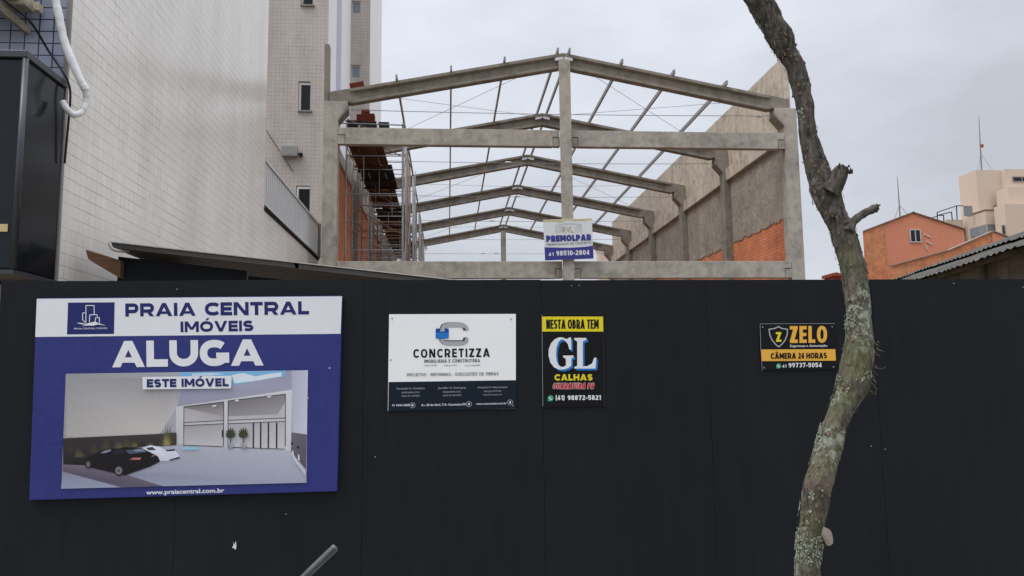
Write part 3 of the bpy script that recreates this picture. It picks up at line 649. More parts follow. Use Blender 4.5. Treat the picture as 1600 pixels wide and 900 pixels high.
    for x, yy in ((113, 268), (367, 236), (395, 230), (761, 187)):
        q(B, [(x - 2, yy), (x + 2, yy), (x + 1, 520), (x - 3, 520)], (46, 42, 46))
    for a, b in (((113, 268), (367, 236)), ((395, 230), (761, 187)), ((109, 388), (364, 376)), ((394, 376), (758, 361)), ((110, 369), (366, 356)), ((394, 354), (760, 340)), ((107, 513), (361, 523)), ((393, 526), (756, 538))):
        q(B, [(a[0], a[1] - 2), (b[0], b[1] - 2), (b[0], b[1] + 2), (a[0], a[1] + 2)], (60, 56, 60))
    for x in (557, 604, 653, 706):
        q(B, [(x - 4, 369), (x + 4, 369), (x + 3, 532), (x - 5, 530)], (24, 22, 26))
    q(B, [(356, 415), (363, 415), (363, 462), (356, 462)], (24, 22, 26))
    # forecourt
    q(None, [(276, 695.5), (455, 705), (478.5, 733.5), (479, 754), (96, 763.5), (98.5, 735), (135, 727), (230, 700)], (168, 170, 182), (176, 178, 190), (172, 174, 188), (158, 162, 178), (142, 148, 170), (128, 130, 150), (150, 150, 164), (166, 168, 180))
    q(A, [(240, 632), (385, 640), (640, 700), (885, 776), (612, 781), (240, 682)], (110, 98, 112), (116, 106, 118), (104, 94, 108), (98, 90, 106), (86, 80, 98), (90, 80, 94))
    # planting strip
    q(A, [(243, 470), (870, 440), (966, 432), (966, 512), (760, 520), (520, 560), (385, 642), (243, 636)], (48, 44, 46), (62, 56, 58), (66, 62, 62), (56, 54, 50), (40, 37, 35), (34, 32, 30), (30, 28, 28), (34, 32, 32))
    rn = random.Random(3)
    def spiky(f, cx, cy, rx, ry, c, n=11):
        P = []
        for i in range(n * 2):
            a = math.pi * (i / (n * 2 - 1)); rr = 1.0 if i % 2 else 0.38
            rr *= rn.uniform(0.8, 1.15); P.append((cx - math.cos(a) * rx * rr, cy - math.sin(a) * ry * rr))
        q(f, P, c)
    for x, y, rx, ry, c in ((285, 560, 42, 120, (52, 52, 40)), (345, 590, 48, 70, (80, 76, 56)), (440, 560, 42, 70, (62, 60, 44)), (515, 540, 40, 105, (66, 66, 46)), (600, 535, 44, 60, (88, 82, 62)), (650, 525, 42, 90, (70, 70, 50)), (700, 525, 40, 50, (96, 90, 66)), (800, 520, 46, 40, (84, 78, 60)), (908, 515, 62, 132, (84, 82, 54)), (905, 515, 36, 84, (140, 128, 88))):
        spiky(A, x, y, rx, ry, c)
    def disc(f, cx, cy, rx, ry, c, n=16): q(f, [(cx + rx * math.cos(i * 2 * math.pi / n), cy + ry * math.sin(i * 2 * math.pi / n)) for i in range(n)], c)
    # parked cars in the picture
    q(A, [(748, 530), (800, 514), (860, 524), (900, 546), (950, 540), (985, 575), (986, 600), (930, 614), (865, 616), (850, 585)], (206, 212, 224), (222, 226, 236), (214, 218, 228), (206, 210, 222), (222, 226, 234), (204, 208, 220), (188, 192, 206), (196, 200, 212), (190, 196, 208), (200, 206, 216))
    q(A, [(772, 530), (815, 524), (838, 545), (790, 546)], (60, 64, 74))
    q(A, [(898, 545), (957, 537), (955, 549), (906, 553)], (40, 40, 46))
    q(A, [(920, 606), (986, 587), (986, 598), (926, 613)], (36, 34, 40))
    q(A, [(385, 622), (398, 588), (440, 574), (500, 546), (570, 536), (650, 530), (742, 535), (802, 560), (850, 588), (862, 618), (800, 650), (690, 688), (640, 706), (575, 692), (420, 656)], (22, 18, 22))
    q(A, [(482, 565), (505, 550), (545, 540), (552, 548), (520, 562)], (128, 134, 142))
    q(A, [(562, 562), (580, 542), (630, 538), (640, 572), (600, 575)], (34, 34, 42))
    q(A, [(640, 546), (740, 537), (785, 556), (668, 570)], (74, 84, 104)); q(A, [(690, 543), (742, 538), (770, 551), (706, 553)], (120, 136, 160))
    q(A, [(667, 607), (690, 592), (746, 592), (736, 607)], (150, 86, 84)); q(A, [(682, 604), (700, 596), (738, 596), (732, 604)], (178, 120, 112))
    q(A, [(806, 582), (832, 570), (832, 580), (812, 588)], (140, 96, 90))
    disc(A, 405, 635, 20, 27, (30, 28, 32)); disc(A, 405, 635, 14, 19, (98, 98, 106)); disc(A, 603, 676, 31, 33, (26, 24, 28)); disc(A, 600, 675, 22, 25, (112, 112, 120)); disc(A, 600, 675, 8, 9, (60, 60, 66))
    # pots, pool, wall lights
    for x in (413, 495):
        q(B, [(x - 17, 498), (x + 17, 496), (x + 14, 536), (x - 14, 536)], (150, 150, 158), (172, 172, 180), (140, 140, 150), (128, 128, 138))
        for k in range(9):
            a = R(-70 + k * 17.5); dx, dy = math.sin(a), -math.cos(a); nx, ny = -dy, dx
            l = 48 + 14 * math.cos(a * 2)
            q(B, [(x, 470), (x + dx * l * 0.5 + nx * 8, 462 + dy * l * 0.55 + ny * 8), (x + dx * l, 468 + dy * l * 1.2), (x + dx * l * 0.5 - nx * 8, 462 + dy * l * 0.55 - ny * 8)], (46, 54, 38) if k % 2 else (66, 74, 52))
        q(B, [(x - 3, 470), (x + 3, 470), (x + 3, 498), (x - 3, 498)], (70, 64, 50))
    q(B, [(95, 524), (205, 526), (212, 540), (104, 541)], (150, 188, 208))
    for x, y in ((805, 502), (842, 526)):
        q(B, [(x - 6, y - 8), (x + 8, y - 7), (x + 8, y + 8), (x - 6, y + 7)], (30, 28, 32))
        q(B, [(x + 2, y + 45), (x + 9, y + 45), (x + 14, y + 86), (x + 2, y + 78)], (214, 210, 206))
    q(B, [(800, 560), (885, 668), (893, 672), (893, 712), (820, 610)], (206, 206, 212), (190, 190, 200), (190, 190, 200), (176, 178, 192), (196, 196, 206))
    for x, y in ((455, 222), (660, 198), (310, 256)):
        q(B, [(x - 12, y + 4), (x + 12, y), (x + 12, y + 8), (x - 12, y + 12)], (226, 222, 218))
    o = mb.build('picture', 'picture', r)
    ca = o.data.color_attributes.new('print', 'FLOAT_COLOR', 'CORNER')
    for p, cs in zip(o.data.polygons, cols):
        # normals may have been flipped, so look colours up by vertex order
        vs_ = sorted(p.vertices); 
        for li in p.loop_indices:
            ca.data[li].color = cs[vs_.index(o.data.loops[li].vertex_index)]
    # stuck-on strip
    s2 = Sign(r, Y - 0.0105)
    board(r, [(223, 608.5), (361, 607), (362, 587), (222.5, 589)], Y - 0.0105, 0.0025, 'pwhite', 'sticker', 0.0)
    s2.block('lettering', 'pnavy', 'ESTE IMÓVEL', (229.5, 605.3), (357.5, 603.6), 12.8, 0.27)
    s2.finish({})
    for px, py in ((515, 575), (481, 622)):
        c2 = on_y(px, py, Y); MB().tube([c2, c2 + Vector((0, -0.003, 0))], 0.006, 8).build('screw', 'screw', r)
banner_sign()

# --- white and slate construction company board
def company_board():
    Y = YF - 0.008; c = on_y(706, 640, Y)
    r = thing('company_sign', (c.x, YF, c.z), 'white board with grey and blue C emblem above a dark slate strip', 'sign')
    board(r, [(606, 642), (806, 638.5), (806, 490.5), (608, 491)], Y, 0.006, 'bwhite', 'panel', 0.0)
    s = Sign(r, Y); G = lambda u, v: (600 + u / 5.456, 480 + v / 5.456)
    s.poly('footer', 'pslate', [G(*p) for p in [(36, 885), (1129, 864), (1126, 622), (40, 638)]])
    # emblem
    for off, mat, k in (((-8, 0), 'pgrey2', 1), ((0, 3), 'pgrey', 2)):
        o = lambda p: G(p[0] + off[0], p[1] + off[1])
        s.stroke('emblem', mat, [o(p) for p in [(703, 196), (698, 172), (676, 154), (640, 149), (545, 149), (512, 162), (500, 190), (500, 212)]], 7.4, k)
        s.stroke('emblem', mat, [o(p) for p in [(497, 266), (500, 284), (515, 300), (545, 306), (640, 306), (676, 302), (698, 286), (703, 262)]], 7.0, k)
    s.poly('emblem', 'pgrey2', [G(*p) for p in [(672, 178), (690, 178), (698, 198), (684, 194)]], 3)
    s.poly('emblem', 'pgrey2', [G(*p) for p in [(515, 282), (672, 282), (690, 256), (716, 256), (694, 262), (684, 288), (515, 290)]], 3)
    s.poly('emblem', 'pcyan', [G(*p) for p in [(440, 264), (446, 268), (548, 268), (552, 262), (552, 218), (440, 218)]], 4)
    s.poly('emblem', 'pdeep', [G(*p) for p in [(440, 217), (552, 217), (552, 184), (518, 180), (518, 208), (480, 210), (480, 182), (442, 182)]], 4)
    T = lambda *a, **k: s.text('lettering', *a, **k)
    K = lambda *a, **k: s.block('lettering', *a, **k)
    K('pblack', 'CONCRETIZZA', G(250, 432), G(902, 424), 13.6, 0.20, gap=0.26)
    K('pgrey2', 'IMOBILIÁRIA E CONSTRUTORA', G(344, 475), G(818, 469), 5.2, 0.17, gap=0.22)
    for a, b, tx in ((344, 452, 'CRECI 07682'), (512, 623, 'CREA 67961'), (690, 820, 'CAU 82589098')): T('pgrey2', tx, G(a, 504), G(b, 500), 2.0)
    K('pgrey2', 'PROJETOS - REFORMAS - EXECUÇÕES DE OBRAS', G(196, 590), G(976, 580), 4.9, 0.145, gap=0.2)
    for (x0, x1, y), (a, b, c_) in (((108, 348, 702), ('Fernando G. Cordeiro', 'ENGENHEIRO CIVIL', 'CREA-PR 154978/D')), ((460, 700, 697), ('Jheniffer O. Rodrigues', 'ENGENHEIRA CIVIL', 'CREA-PR 189.476/D')), ((797, 1052, 692), ('Amanda N. Nascimento', 'ARQUITETA', 'CAU-PR A136117-9'))):
        T('pgrey', a, G(x0, y), G(x1, y - 4), 3.0, 0.0)
        m_ = (x0 + x1) / 2; T('pgrey', b, G(m_ - 76, y + 32), G(m_ + 76, y + 29), 2.3); T('pgrey', c_, G(m_ - 78, y + 62), G(m_ + 78, y + 59), 2.3)
    T('pwhite', '41 3443-6868', G(68, 845), G(218, 842), 3.2, 0.01); T('pwhite', 'Av. 28 de Abril, 716- Guaratuba-PR', G(318, 843), G(698, 836), 3.3, 0.01); T('pwhite', 'www.concretizza.com.br', G(785, 832), G(1045, 826), 3.0, 0.01)
    for x, y in ((243, 836), (724, 826), (1075, 812)):
        s.stroke('lettering', 'pgrey', [G(x + 22 * math.cos(i * math.pi / 8), y + 22 * math.sin(i * math.pi / 8)) for i in range(16)], 0.75, 2, True)
        s.ell('lettering', 'pwhite', G(x, y), 1.5, 1.7, 2, 10)
    s.finish({})
    for p in ((70, 97), (1082, 101), (58, 450), (1100, 840)):
        c2 = on_y(*G(*p), Y); MB().tube([c2, c2 + Vector((0, -0.003, 0))], 0.005, 8).build('screw', 'sill', r)
company_board()

# --- gutter maker's board
def gutter_board():
    Y = YF - 0.008; c = on_y(896, 636, Y)
    r = thing('gutter_sign', (c.x, YF, c.z), 'upright black board with yellow top strip and big white letters GL', 'sign')
    board(r, [(848.5, 637), (944, 634.5), (943.5, 490), (846.5, 490)], Y, 0.006, 'pblack', 'panel', 0.0)
    s = Sign(r, Y); G = lambda u, v: (835 + u / 5.4545, 480 + v / 5.4545)
    edge = 0.5
    s.stroke('edge_trim', 'pgrey', [G(64, 60), G(72, 845)], edge, 1); s.stroke('edge_trim', 'pgrey2', [G(70, 56), G(585, 56)], edge, 1); s.stroke('edge_trim', 'pgrey2', [G(588, 66), G(596, 840)], edge, 1)
    s.poly('header', 'pyellow', [G(*p) for p in [(67, 207), (587, 207), (584, 80), (65, 80)]], 1)
    T = lambda *a, **k: s.text('lettering', *a, **k)
    K = lambda *a, **k: s.block('lettering', *a, **k)
    K('pblack', 'NESTA OBRA TEM', G(100, 185), G(548, 184), 14.6, 0.165, gap=0.08, space=0.3)
    Gp = [(312, 258), (314, 362), (298, 362), (284, 312), (255, 280), (230, 275), (204, 296), (188, 345), (184, 400), (188, 450), (203, 492), (228, 510), (252, 506), (268, 496), (268, 440), (244, 426), (244, 412), (333, 412), (333, 426), (314, 440), (314, 500), (285, 520), (245, 532), (205, 530), (165, 510), (135, 470), (120, 410), (122, 360), (140, 310), (170, 275), (205, 257), (240, 258), (275, 272), (297, 258)]
    Lp = [(340, 262), (443, 262), (443, 278), (412, 292), (412, 504), (450, 502), (490, 480), (510, 430), (528, 430), (520, 523), (340, 523), (340, 510), (364, 498), (364, 290), (340, 278)]
    for P in (Gp, Lp):
        s.poly('lettering', 'pcyan', [G(x + 15, y + 15) for x, y in P], 2); s.poly('lettering', 'pwhite', [G(*p) for p in P], 3)
    K('pyellow', 'CALHAS', G(172, 625), G(495, 624), 9.8, 0.27, gap=0.12)
    for q in range(8):                            # white outline round the red letters
        dx, dy = 0.42 * math.cos(q * math.pi / 4), 0.42 * math.sin(q * math.pi / 4); a_, b_ = G(154, 697), G(504, 696)
        K('pwhite', 'GUARATUBA PR', (a_[0] + dx, a_[1] + dy), (b_[0] + dx, b_[1] + dy), 9.2, 0.21, 0.2, gap=0.12, k=1.2 + q * 0.2)
    K('pred', 'GUARATUBA PR', G(154, 697), G(504, 696), 9.2, 0.21, 0.2, gap=0.12, k=3.2)
    K('pwhite', '(41) 98872-5821', G(180, 792), G(566, 790), 7.4, 0.23, gap=0.13)
    s.handset('lettering', 'pgreen', 'pwhite', G(138, 776), 4.6)
    s.finish({})
gutter_board()

# --- camera warning board
def camera_board():
    Y = YF - 0.008; c = on_y(1248, 578, Y)
    r = thing('camera_warning_sign', (c.x, YF, c.z), 'small black board with shield and amber strip beside the leaning tree trunk', 'sign')
    board(r, [(1190.5, 579), (1307, 576.5), (1304, 505.5), (1187, 506)], Y, 0.006, 'pblack', 'panel', 0.0)
    s = Sign(r, Y); G = lambda u, v: (1175 + u / 9.473, 495 + v / 9.473)
    s.stroke('edge_trim', 'pgrey', [G(118, 104), G(1222, 99)], 0.45, 1); s.stroke('edge_trim', 'pgrey', [G(118, 104), G(130, 470), G(150, 795)], 0.5, 1)
    s.stroke('shield', 'pgrey', [G(*p) for p in [(392, 145), (440, 172), (525, 185), (520, 265), (490, 345), (440, 408), (396, 444), (345, 405), (296, 343), (263, 268), (252, 185), (338, 172)]], 1.75, 1, True)
    s.block('shield', 'pyellow', 'Z', G(354, 370), G(434, 368), 15, 0.21)
    T = lambda *a, **k: s.text('lettering', *a, **k)
    K = lambda *a, **k: s.block('lettering', *a, **k)
    K('pgold', 'ZELO', G(560, 388), G(1110, 384), 26.4, 0.20, gap=0.16)
    T('pwhite', 'Segurança e Automação', G(560, 447), G(1112, 441), 3.4, 0.012)
    s.poly('strip', 'pgold', [G(*p) for p in [(140, 656), (1242, 648), (1232, 479), (132, 484)]], 1)
    K('pblack', 'CÂMERA 24 HORAS', G(276, 624), G(1106, 616), 9.2, 0.215, gap=0.1, space=0.3, k=3)
    K('pwhite', '41', G(447, 752), G(508, 751), 4.6, 0.2, gap=0.15); K('pwhite', '99737-5054', G(540, 750), G(1030, 746), 7.1, 0.21, gap=0.13)
    s.handset('lettering', 'pgreen', 'pwhite', G(394, 727), 3.9)
    s.finish({})
    for p in ((155, 150), (1185, 147), (180, 755), (1203, 742)):
        c2 = on_y(*G(*p), Y); MB().tube([c2, c2 + Vector((0, -0.003, 0))], 0.005, 8).build('screw', 'sill', r)
camera_board()

# ------------------------------------------------------------------ unfinished warehouse
YK = [22.57, 27.95, 33.3, 38.6, 43.75, 48.75]     # the frames
XL0, XL1, XR0, XR1 = -3.54, -3.12, 10.08, 10.49   # columns, outer and inner faces
XM = 3.45; ZE, ZR = 9.93, 11.25                   # eave and ridge, top of rafter
SL = (ZR - ZE) / (XM + 3.39)
wh = thing('unfinished_warehouse', (XM, YK[0], 0), 'unfinished roofless warehouse of precast concrete gable frames and half plastered brick walls', 'building')

def rafter(Y, side):
    fx = lambda x: XM + side * (x - XM) if side > 0 else x
    # local x from left eave (-3.39) to ridge; mirrored for the right half
    def top(x): return ZE + SL * (x + 3.39)
    m = MB()
    mir = (lambda x: 2 * XM - x) if side > 0 else (lambda x: x)
    yc_ = Y + 0.2
    # solid end block
    P = [(-3.39, 9.655), (-2.81, 9.655), (-2.81, top(-2.81)), (-3.39, top(-3.39))]
    m.prism_y([(mir(x), z) for x, z in P], Y + 0.02, Y + 0.38)
    # beam: profile across (y, drop below top), thin web between flanges
    prof = [(-0.18, 0), (0.18, 0), (0.18, -0.085), (0.075, -0.13), (0.075, -0.33), (0.13, -0.365), (0.13, -0.425), (-0.13, -0.425), (-0.13, -0.365), (-0.075, -0.33), (-0.075, -0.13), (-0.18, -0.085)]
    rings = []
    for x in (-2.81, -0.5, 1.5, XM - 0.004):
        rings.append([(mir(x), yc_ + y, top(x) + d - 0.001) for y, d in prof])
    m.loft(rings)
    # haunch where web thickens
    m.loft([[(mir(x), yc_ + y * (1 if x < -2.7 else 0.48), top(x) + d) for y, d in ((-0.165, -0.05), (0.165, -0.05), (0.165, -0.42), (-0.165, -0.42))] for x in (-2.81, -2.5)])
    return m

for i, Y in enumerate(YK):
    for side in (-1, 1):
        rafter(Y, side).build('rafter', 'rafter', wh)
        mir = (lambda x: 2 * XM - x) if side > 0 else (lambda x: x)
        xo, xi = (XL0, XL1) if side < 0 else (XR1, XR0)
        tip = xi + 0.27 * (1 if side < 0 else -1)
        P = [(xo, 0), (xi, 0), (xi, 9.12), (tip, 9.44), (tip, 9.65), (xo, 9.65)]
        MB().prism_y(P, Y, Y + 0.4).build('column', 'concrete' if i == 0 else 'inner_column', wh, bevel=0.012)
        # chamfer block under the head, a little proud
        d = 1 if side < 0 else -1
        MB().prism_y([(xi + 0.004 * d, 9.07), (tip + 0.004 * d, 9.385), (tip + 0.004 * d, 9.46), (tip - 0.03 * d, 9.46), (xi + 0.004 * d, 9.14)], Y - 0.03, Y + 0.43).build('corbel', 'rafter', wh, bevel=0.006)
    # ridge plates and tie rod
    for s_ in (-1, 1):
        x0, x1 = XM + s_ * 0.015, XM + s_ * 0.26; z0 = ZR - 0.13
        a = [(x0, z0), (x1, z0 - SL * 0.245), (x1, z0 - SL * 0.245 - 0.085), (x0 + s_ * 0.06, z0 - 0.1), (x0, z0 - 0.07)]
        MB().prism_y(a if s_ > 0 else a[::-1], Y - 0.02, Y + 0.012).build('ridge_plate', 'plate', wh)
    zt = 9.47
    sag = [(XL1 + 0.2 + (XR0 - XL1 - 0.4) * k / 12, Y + 0.2, zt - 0.05 * (1 - ((k - 6) / 6) ** 2)) for k in range(13)]
    tr = MB().tube(sag, 0.010, 6).build('tie_rod', 'purlin', wh)
    for xx in ((9.4, -2.2, 3.0)[i % 3], (9.35 if i % 2 == 0 else 2.2)):
        MB().tube([(xx - 0.12, Y + 0.2, zt - 0.02), (xx - 0.08, Y + 0.2, zt - 0.02), (xx + 0.08, Y + 0.2, zt - 0.02), (xx + 0.12, Y + 0.2, zt - 0.02)], [0.014, 0.032, 0.032, 0.014], 8).build('turnbuckle', 'plate', tr)
# stub left standing on the front left column
MB().box(XL0, XL0 + 0.135, YK[0] + 0.05, YK[0] + 0.35, 9.652, 11.38).build('column_stub', 'rafter', wh, bevel=0.008)
# centre columns, front and back
for Y, zz in ((YK[0], 10.98), (YK[-1], 10.85)):
    MB().box(XM - 0.16, XM + 0.16, Y - 0.17 + (0 if Y < 30 else 0.2), Y - 0.01 + (0.02 if Y > 30 else 0) + (0.12 if Y > 30 else 0), 0, zz).build('centre_column', 'concrete', wh, bevel=0.01)
# beams between the columns, with dapped ends on corbels
def tie_beam(x0, x1, z0, z1, y0, y1):
    n = 0.2; h = (z1 - z0) * 0.55; g = 0.012
    P = [(x0 + g, z0 + h + g), (x0 + n + g, z0 + h + g), (x0 + n + g, z0), (x1 - n - g, z0), (x1 - n - g, z0 + h + g), (x1 - g, z0 + h + g), (x1 - g, z1), (x0 + g, z1)]
    MB().prism_y(P, y0, y1).build('beam', 'concrete', wh, bevel=0.01)
    MB().box(x0 + 0.001, x0 + n, y0 + 0.015, y1 - 0.01, z0 + 0.006, z0 + h).build('corbel', 'concrete', wh, bevel=0.008)
    MB().box(x1 - n, x1 - 0.001, y0 + 0.015, y1 - 0.01, z0 + 0.006, z0 + h).build('corbel', 'concrete', wh, bevel=0.008)
for z0, z1 in ((8.38, 8.87), (4.5, 4.99), (0.3, 0.7)):
    tie_beam(XL1, XM - 0.16, z0, z1, YK[0] - 0.02, YK[0] + 0.2); tie_beam(XM + 0.16, XR0, z0, z1, YK[0] - 0.02, YK[0] + 0.2)
# purlins
for x in (-1.46, 0.12, 1.69, 3.27, 3.62, 5.19, 6.75, 8.34):
    z = ZR - SL * abs(x - XM) + 0.002
    m = MB(); y0, y1 = YK[0] - 0.12, YK[-1] + 0.5
    m.box(x - 0.026, x + 0.026, y0, y1, z, z + 0.13)
    m.build('purlin', 'purlin', wh)
# thin roof bracing rods
def roofz(x): return ZR - SL * abs(x - XM) - 0.06
for i in range(5):
    ya, yb = YK[i] + 0.3, YK[i + 1] + 0.1
    for a, b in ((XL1 + 0.5, XM - 0.2), (XM + 0.2, XR0 - 0.5)):
        if i in (0, 2, 4):
            MB().tube([(a, ya, roofz(a)), (b, yb, roofz(b))], 0.0075, 5).build('bracing_rod', 'purlin', wh)
            MB().tube([(b, ya, roofz(b)), (a, yb, roofz(a))], 0.0075, 5).build('bracing_rod', 'purlin', wh)
# right-hand wall, bay by bay
XW = 10.32
for i in range(5):
    y0, y1 = (23.05 if i == 0 else YK[i] + 0.2), YK[i + 1] + 0.2
    MB().box(XW, XW + 0.16, y0 + 0.003, y1 - 0.003, 9.22, 11.42).build('concrete_panel', 'parapet', wh)
    MB().box(XW - 0.14, XW + 0.16, y0 + 0.2, y1 - 0.2, 8.78, 9.218).build('wall_beam', 'panel', wh, bevel=0.008)
    # roughcast render over the brick, its lower edge ragged
    rn = random.Random(20 + i); n = 70
    low = [6.45 + (0.12 * i if i > 1 else 0) + rn.uniform(-0.045, 0.045) + 0.03 * math.sin(k * 0.5 + i) for k in range(n + 1)]
    if i > 2: low = [z - 1.2 for z in low]
    poly = [(y0 + 0.25 + (y1 - y0 - 0.5) * k / n, z) for k, z in enumerate(low)] + [(y1 - 0.25, 8.775), (y0 + 0.25, 8.775)]
    MB().prism_x(poly, XW + 0.006, XW + 0.05).build('rendered_infill', 'roughcast', wh)
    MB().box(XW + 0.03, XW + 0.16, y0, y1, 0, 8.776).build('brick_infill', 'brick_side', wh)
MB().prism_y([(XW, 9.65), (XR1, 9.65), (XR1, 11.38), (XW, 11.42)], 22.95, 23.04).build('parapet_end', 'panel', wh, bevel=0.01)
# left-hand brick wall and its top beam
for i in range(5):
    y0, y1 = YK[i] + 0.402, YK[i + 1] - 0.002
    top = [8.3, 8.3, 8.3, 7.9, 7.9][i]
    MB().box(XL0 + 0.06, XL0 + 0.22, y0, y1, 0, top).build('brick_infill', 'brick_side', wh)
    MB().box(XL0 + 0.035, XL0 + 0.058, y0, y1, 0, top).build('rendered_infill', 'roughcast', wh)  # unseen outer skin, added to keep orange brick glow off the white tiles
    MB().box(XL0 + 0.03, XL0 + 0.27, y0, y1, top + 0.002, top + 0.42).build('wall_beam', 'concrete', wh, bevel=0.008)

# --- fabricator's sign on the front centre column
def fabricator_sign():
    Y = YK[0] - 0.22; c = on_y(889, 406, Y)
    r = thing('fabricator_sign', (c.x, Y, c.z), 'square white and violet-blue sign hung on the centre concrete column', 'sign')
    board(r, [(852, 407), (927, 404), (925, 341), (848.5, 343.5)], Y, 0.03, 'pwhite', 'panel', 0.004)
    s = Sign(r, Y, 0.003); G = lambda u, v: (835 + u / 8.18, 330 + v / 8.18)
    s.poly('footer', 'pviolet', [G(*p) for p in [(136, 629), (757, 603), (750, 441), (640, 456), (450, 468), (128, 461)]], 1)
    s.poly('stain', 'pstain', [G(*p) for p in [(112, 140), (230, 128), (320, 150), (420, 118), (560, 126), (728, 112), (727, 92), (110, 113)]], 1)
    for p in ([(272, 285), (268, 182), (430, 150), (600, 170), (602, 284)], [(285, 282), (284, 196), (430, 165), (585, 183), (586, 280)], [(302, 280), (302, 205)], [(318, 280), (318, 205), (332, 205), (332, 278)],
              [(345, 278), (345, 200)], [(520, 275), (520, 205), (535, 205), (535, 275)], [(555, 275), (555, 195), (570, 195), (570, 275)]):
        s.stroke('emblem', 'pgrey', [G(*q) for q in p], 0.5, 1)
    s.text('emblem', 'pochre', 'RVL', G(360, 278), G(498, 272), 9.6, 0.0, k=2)
    s.block('lettering', 'pviolet', 'PREMOLPAR', G(152, 394), G(726, 374), 10, 0.32, gap=0.05, k=2)
    s.block('lettering', 'pgrey2', 'PREMOLDADOS DE CONCRETO', G(154, 441), G(726, 417), 3.4, 0.14, gap=0.3, k=2)
    s.block('lettering', 'pwhite', '41', G(180, 575), G(246, 572), 5.4, 0.22, gap=0.15, k=2); s.block('lettering', 'pwhite', '98510-2804', G(280, 570), G(704, 556), 7.6, 0.23, gap=0.12, k=2)
    s.finish({})
M['pstain'] = print_mat('yellow_stained_print', (0.55, 0.50, 0.28, 1), 0.6, 0.2)
fabricator_sign()

# ------------------------------------------------------------------ scaffold along the left wall
SX0, SX1 = -2.98, -1.32
srn = random.Random(41)
def scaffold(rusty):
    Lz = 1.55
    t = thing('scaffold_tower', (0, 0, 0), 'x', 'scaffold', 'scaffold towers standing in a row along the left brick wall')
    main = 'rust' if rusty else 'steel'
    for x in (SX0, SX1):
        for y in (0, Lz):
            MB().tube([(x, y, 0.02), (x, y, 9.27)], 0.036 if x == SX1 else 0.026, 8).build('post', main, t, smooth=True)
    lifts = [0.6]
    while lifts[-1] < 8.3: lifts.append(lifts[-1] + srn.choice((0.5, 0.84, 0.84, 1.15)))
    for k, z in enumerate(lifts):
        for y in (0, Lz):
            MB().tube([(SX0 - 0.03, y, z), (SX1 + 0.03, y, z)], 0.017, 6).build('rail', 'rust' if (k + int(rusty)) % 3 == 0 else 'steel', t)
        if k % 2 == 0:
            for x in (SX0, SX1): MB().tube([(x, 0, z + 0.3), (x, Lz, z + 0.3)], 0.017, 6).build('rail', main, t)
        if k % 2 == 1 and k + 1 < len(lifts):
            xm = SX0 + srn.uniform(0.25, 0.7) * (SX1 - SX0)
            MB().tube([(xm, 0, z), (xm, 0, lifts[k + 1])], 0.017, 6).build('frame_strut', 'steel', t)
            MB().tube([(xm - 0.25, Lz, z), (xm - 0.25, Lz, lifts[k + 1])], 0.017, 6).build('frame_strut', main, t)
        if srn.random() < 0.45:
            MB().tube([(SX0, 0.03, z + srn.uniform(0.2, 0.9)), (SX1, 0.03 + srn.choice((0, 1.4)), z - srn.uniform(0, 0.4))], 0.016, 6).build('brace', 'rust', t)
            MB().tube([(SX1 + 0.03, 0, z - 0.5), (SX1 + 0.03, Lz, z + 0.8)], 0.015, 6).build('brace', 'steel', t)
    for x in (SX0, SX1):
        for y in (0, Lz): MB().box(x - 0.07, x + 0.07, y - 0.07, y + 0.07, 0.021, 0.03).build('base_plate', 'rust', t)
    return t
order = ['nearest the street, just behind the front beam', 'second from the street', 'third from the street', 'fourth from the street', 'fifth from the street', 'sixth from the street', 'farthest from the street, at the back frame']
YS = [23.35, 26.3, 29.6, 32.9, 36.3, 39.9, 43.6]
for i, y in enumerate(YS):
    o = scaffold(bool(i % 2))
    o.location = (random.uniform(-0.04, 0.04), y, 0.02)
    kind = 'rusty brown' if i % 2 else 'grey steel'
    o['label'] = '%s scaffold tower %s' % (kind, order[i])
DK = ['nearest the front beam', 'second from the front', 'third from the front', 'fourth from the front', 'fifth from the front', 'sixth from the front', 'at the back end of the row']
for i, y in enumerate(YS):
    z = 8.66 + random.uniform(-0.01, 0.04)
    x1 = -1.9 + (0.05 if i % 2 else -0.06)
    m = MB(); ln = 2.75 if i < 6 else 2.0
    for k in range(4):
        a = SX0 + 0.02 + (x1 - SX0) * k / 4; b = SX0 + (x1 - SX0) * (k + 1) / 4 + 0.018
        m.box(a, b, y - 0.25 + random.uniform(-0.1, 0.1), y + ln + random.uniform(-0.15, 0.15), z + (k % 2) * 0.046, z + 0.045 + (k % 2) * 0.046)
    for k in range(3):                        # bearers under the boards
        yy = y + 0.1 + k * (ln - 0.4) / 2; m.box(SX0 - 0.05, x1 + 0.03, yy, yy + 0.07, z - 0.075, z - 0.002)
    tag(m.build('plank_deck', 'darkdeck' if i % 2 else 'deck'), '%s plank deck on the scaffold, %s' % ('blackened' if i % 2 else 'dark brown', DK[i]), 'deck', 'plank decks on the scaffold')
# hand rail level tube above the front beam
MB_r = MB().tube([(SX0 - 0.15, 23.3, 9.24), (SX1 + 0.05, 23.3, 9.20)], 0.02, 8)
tag(MB_r.build('guard_rail', 'steel'), 'thin grey guard rail tube in front of the black crates above the beam', 'rail')

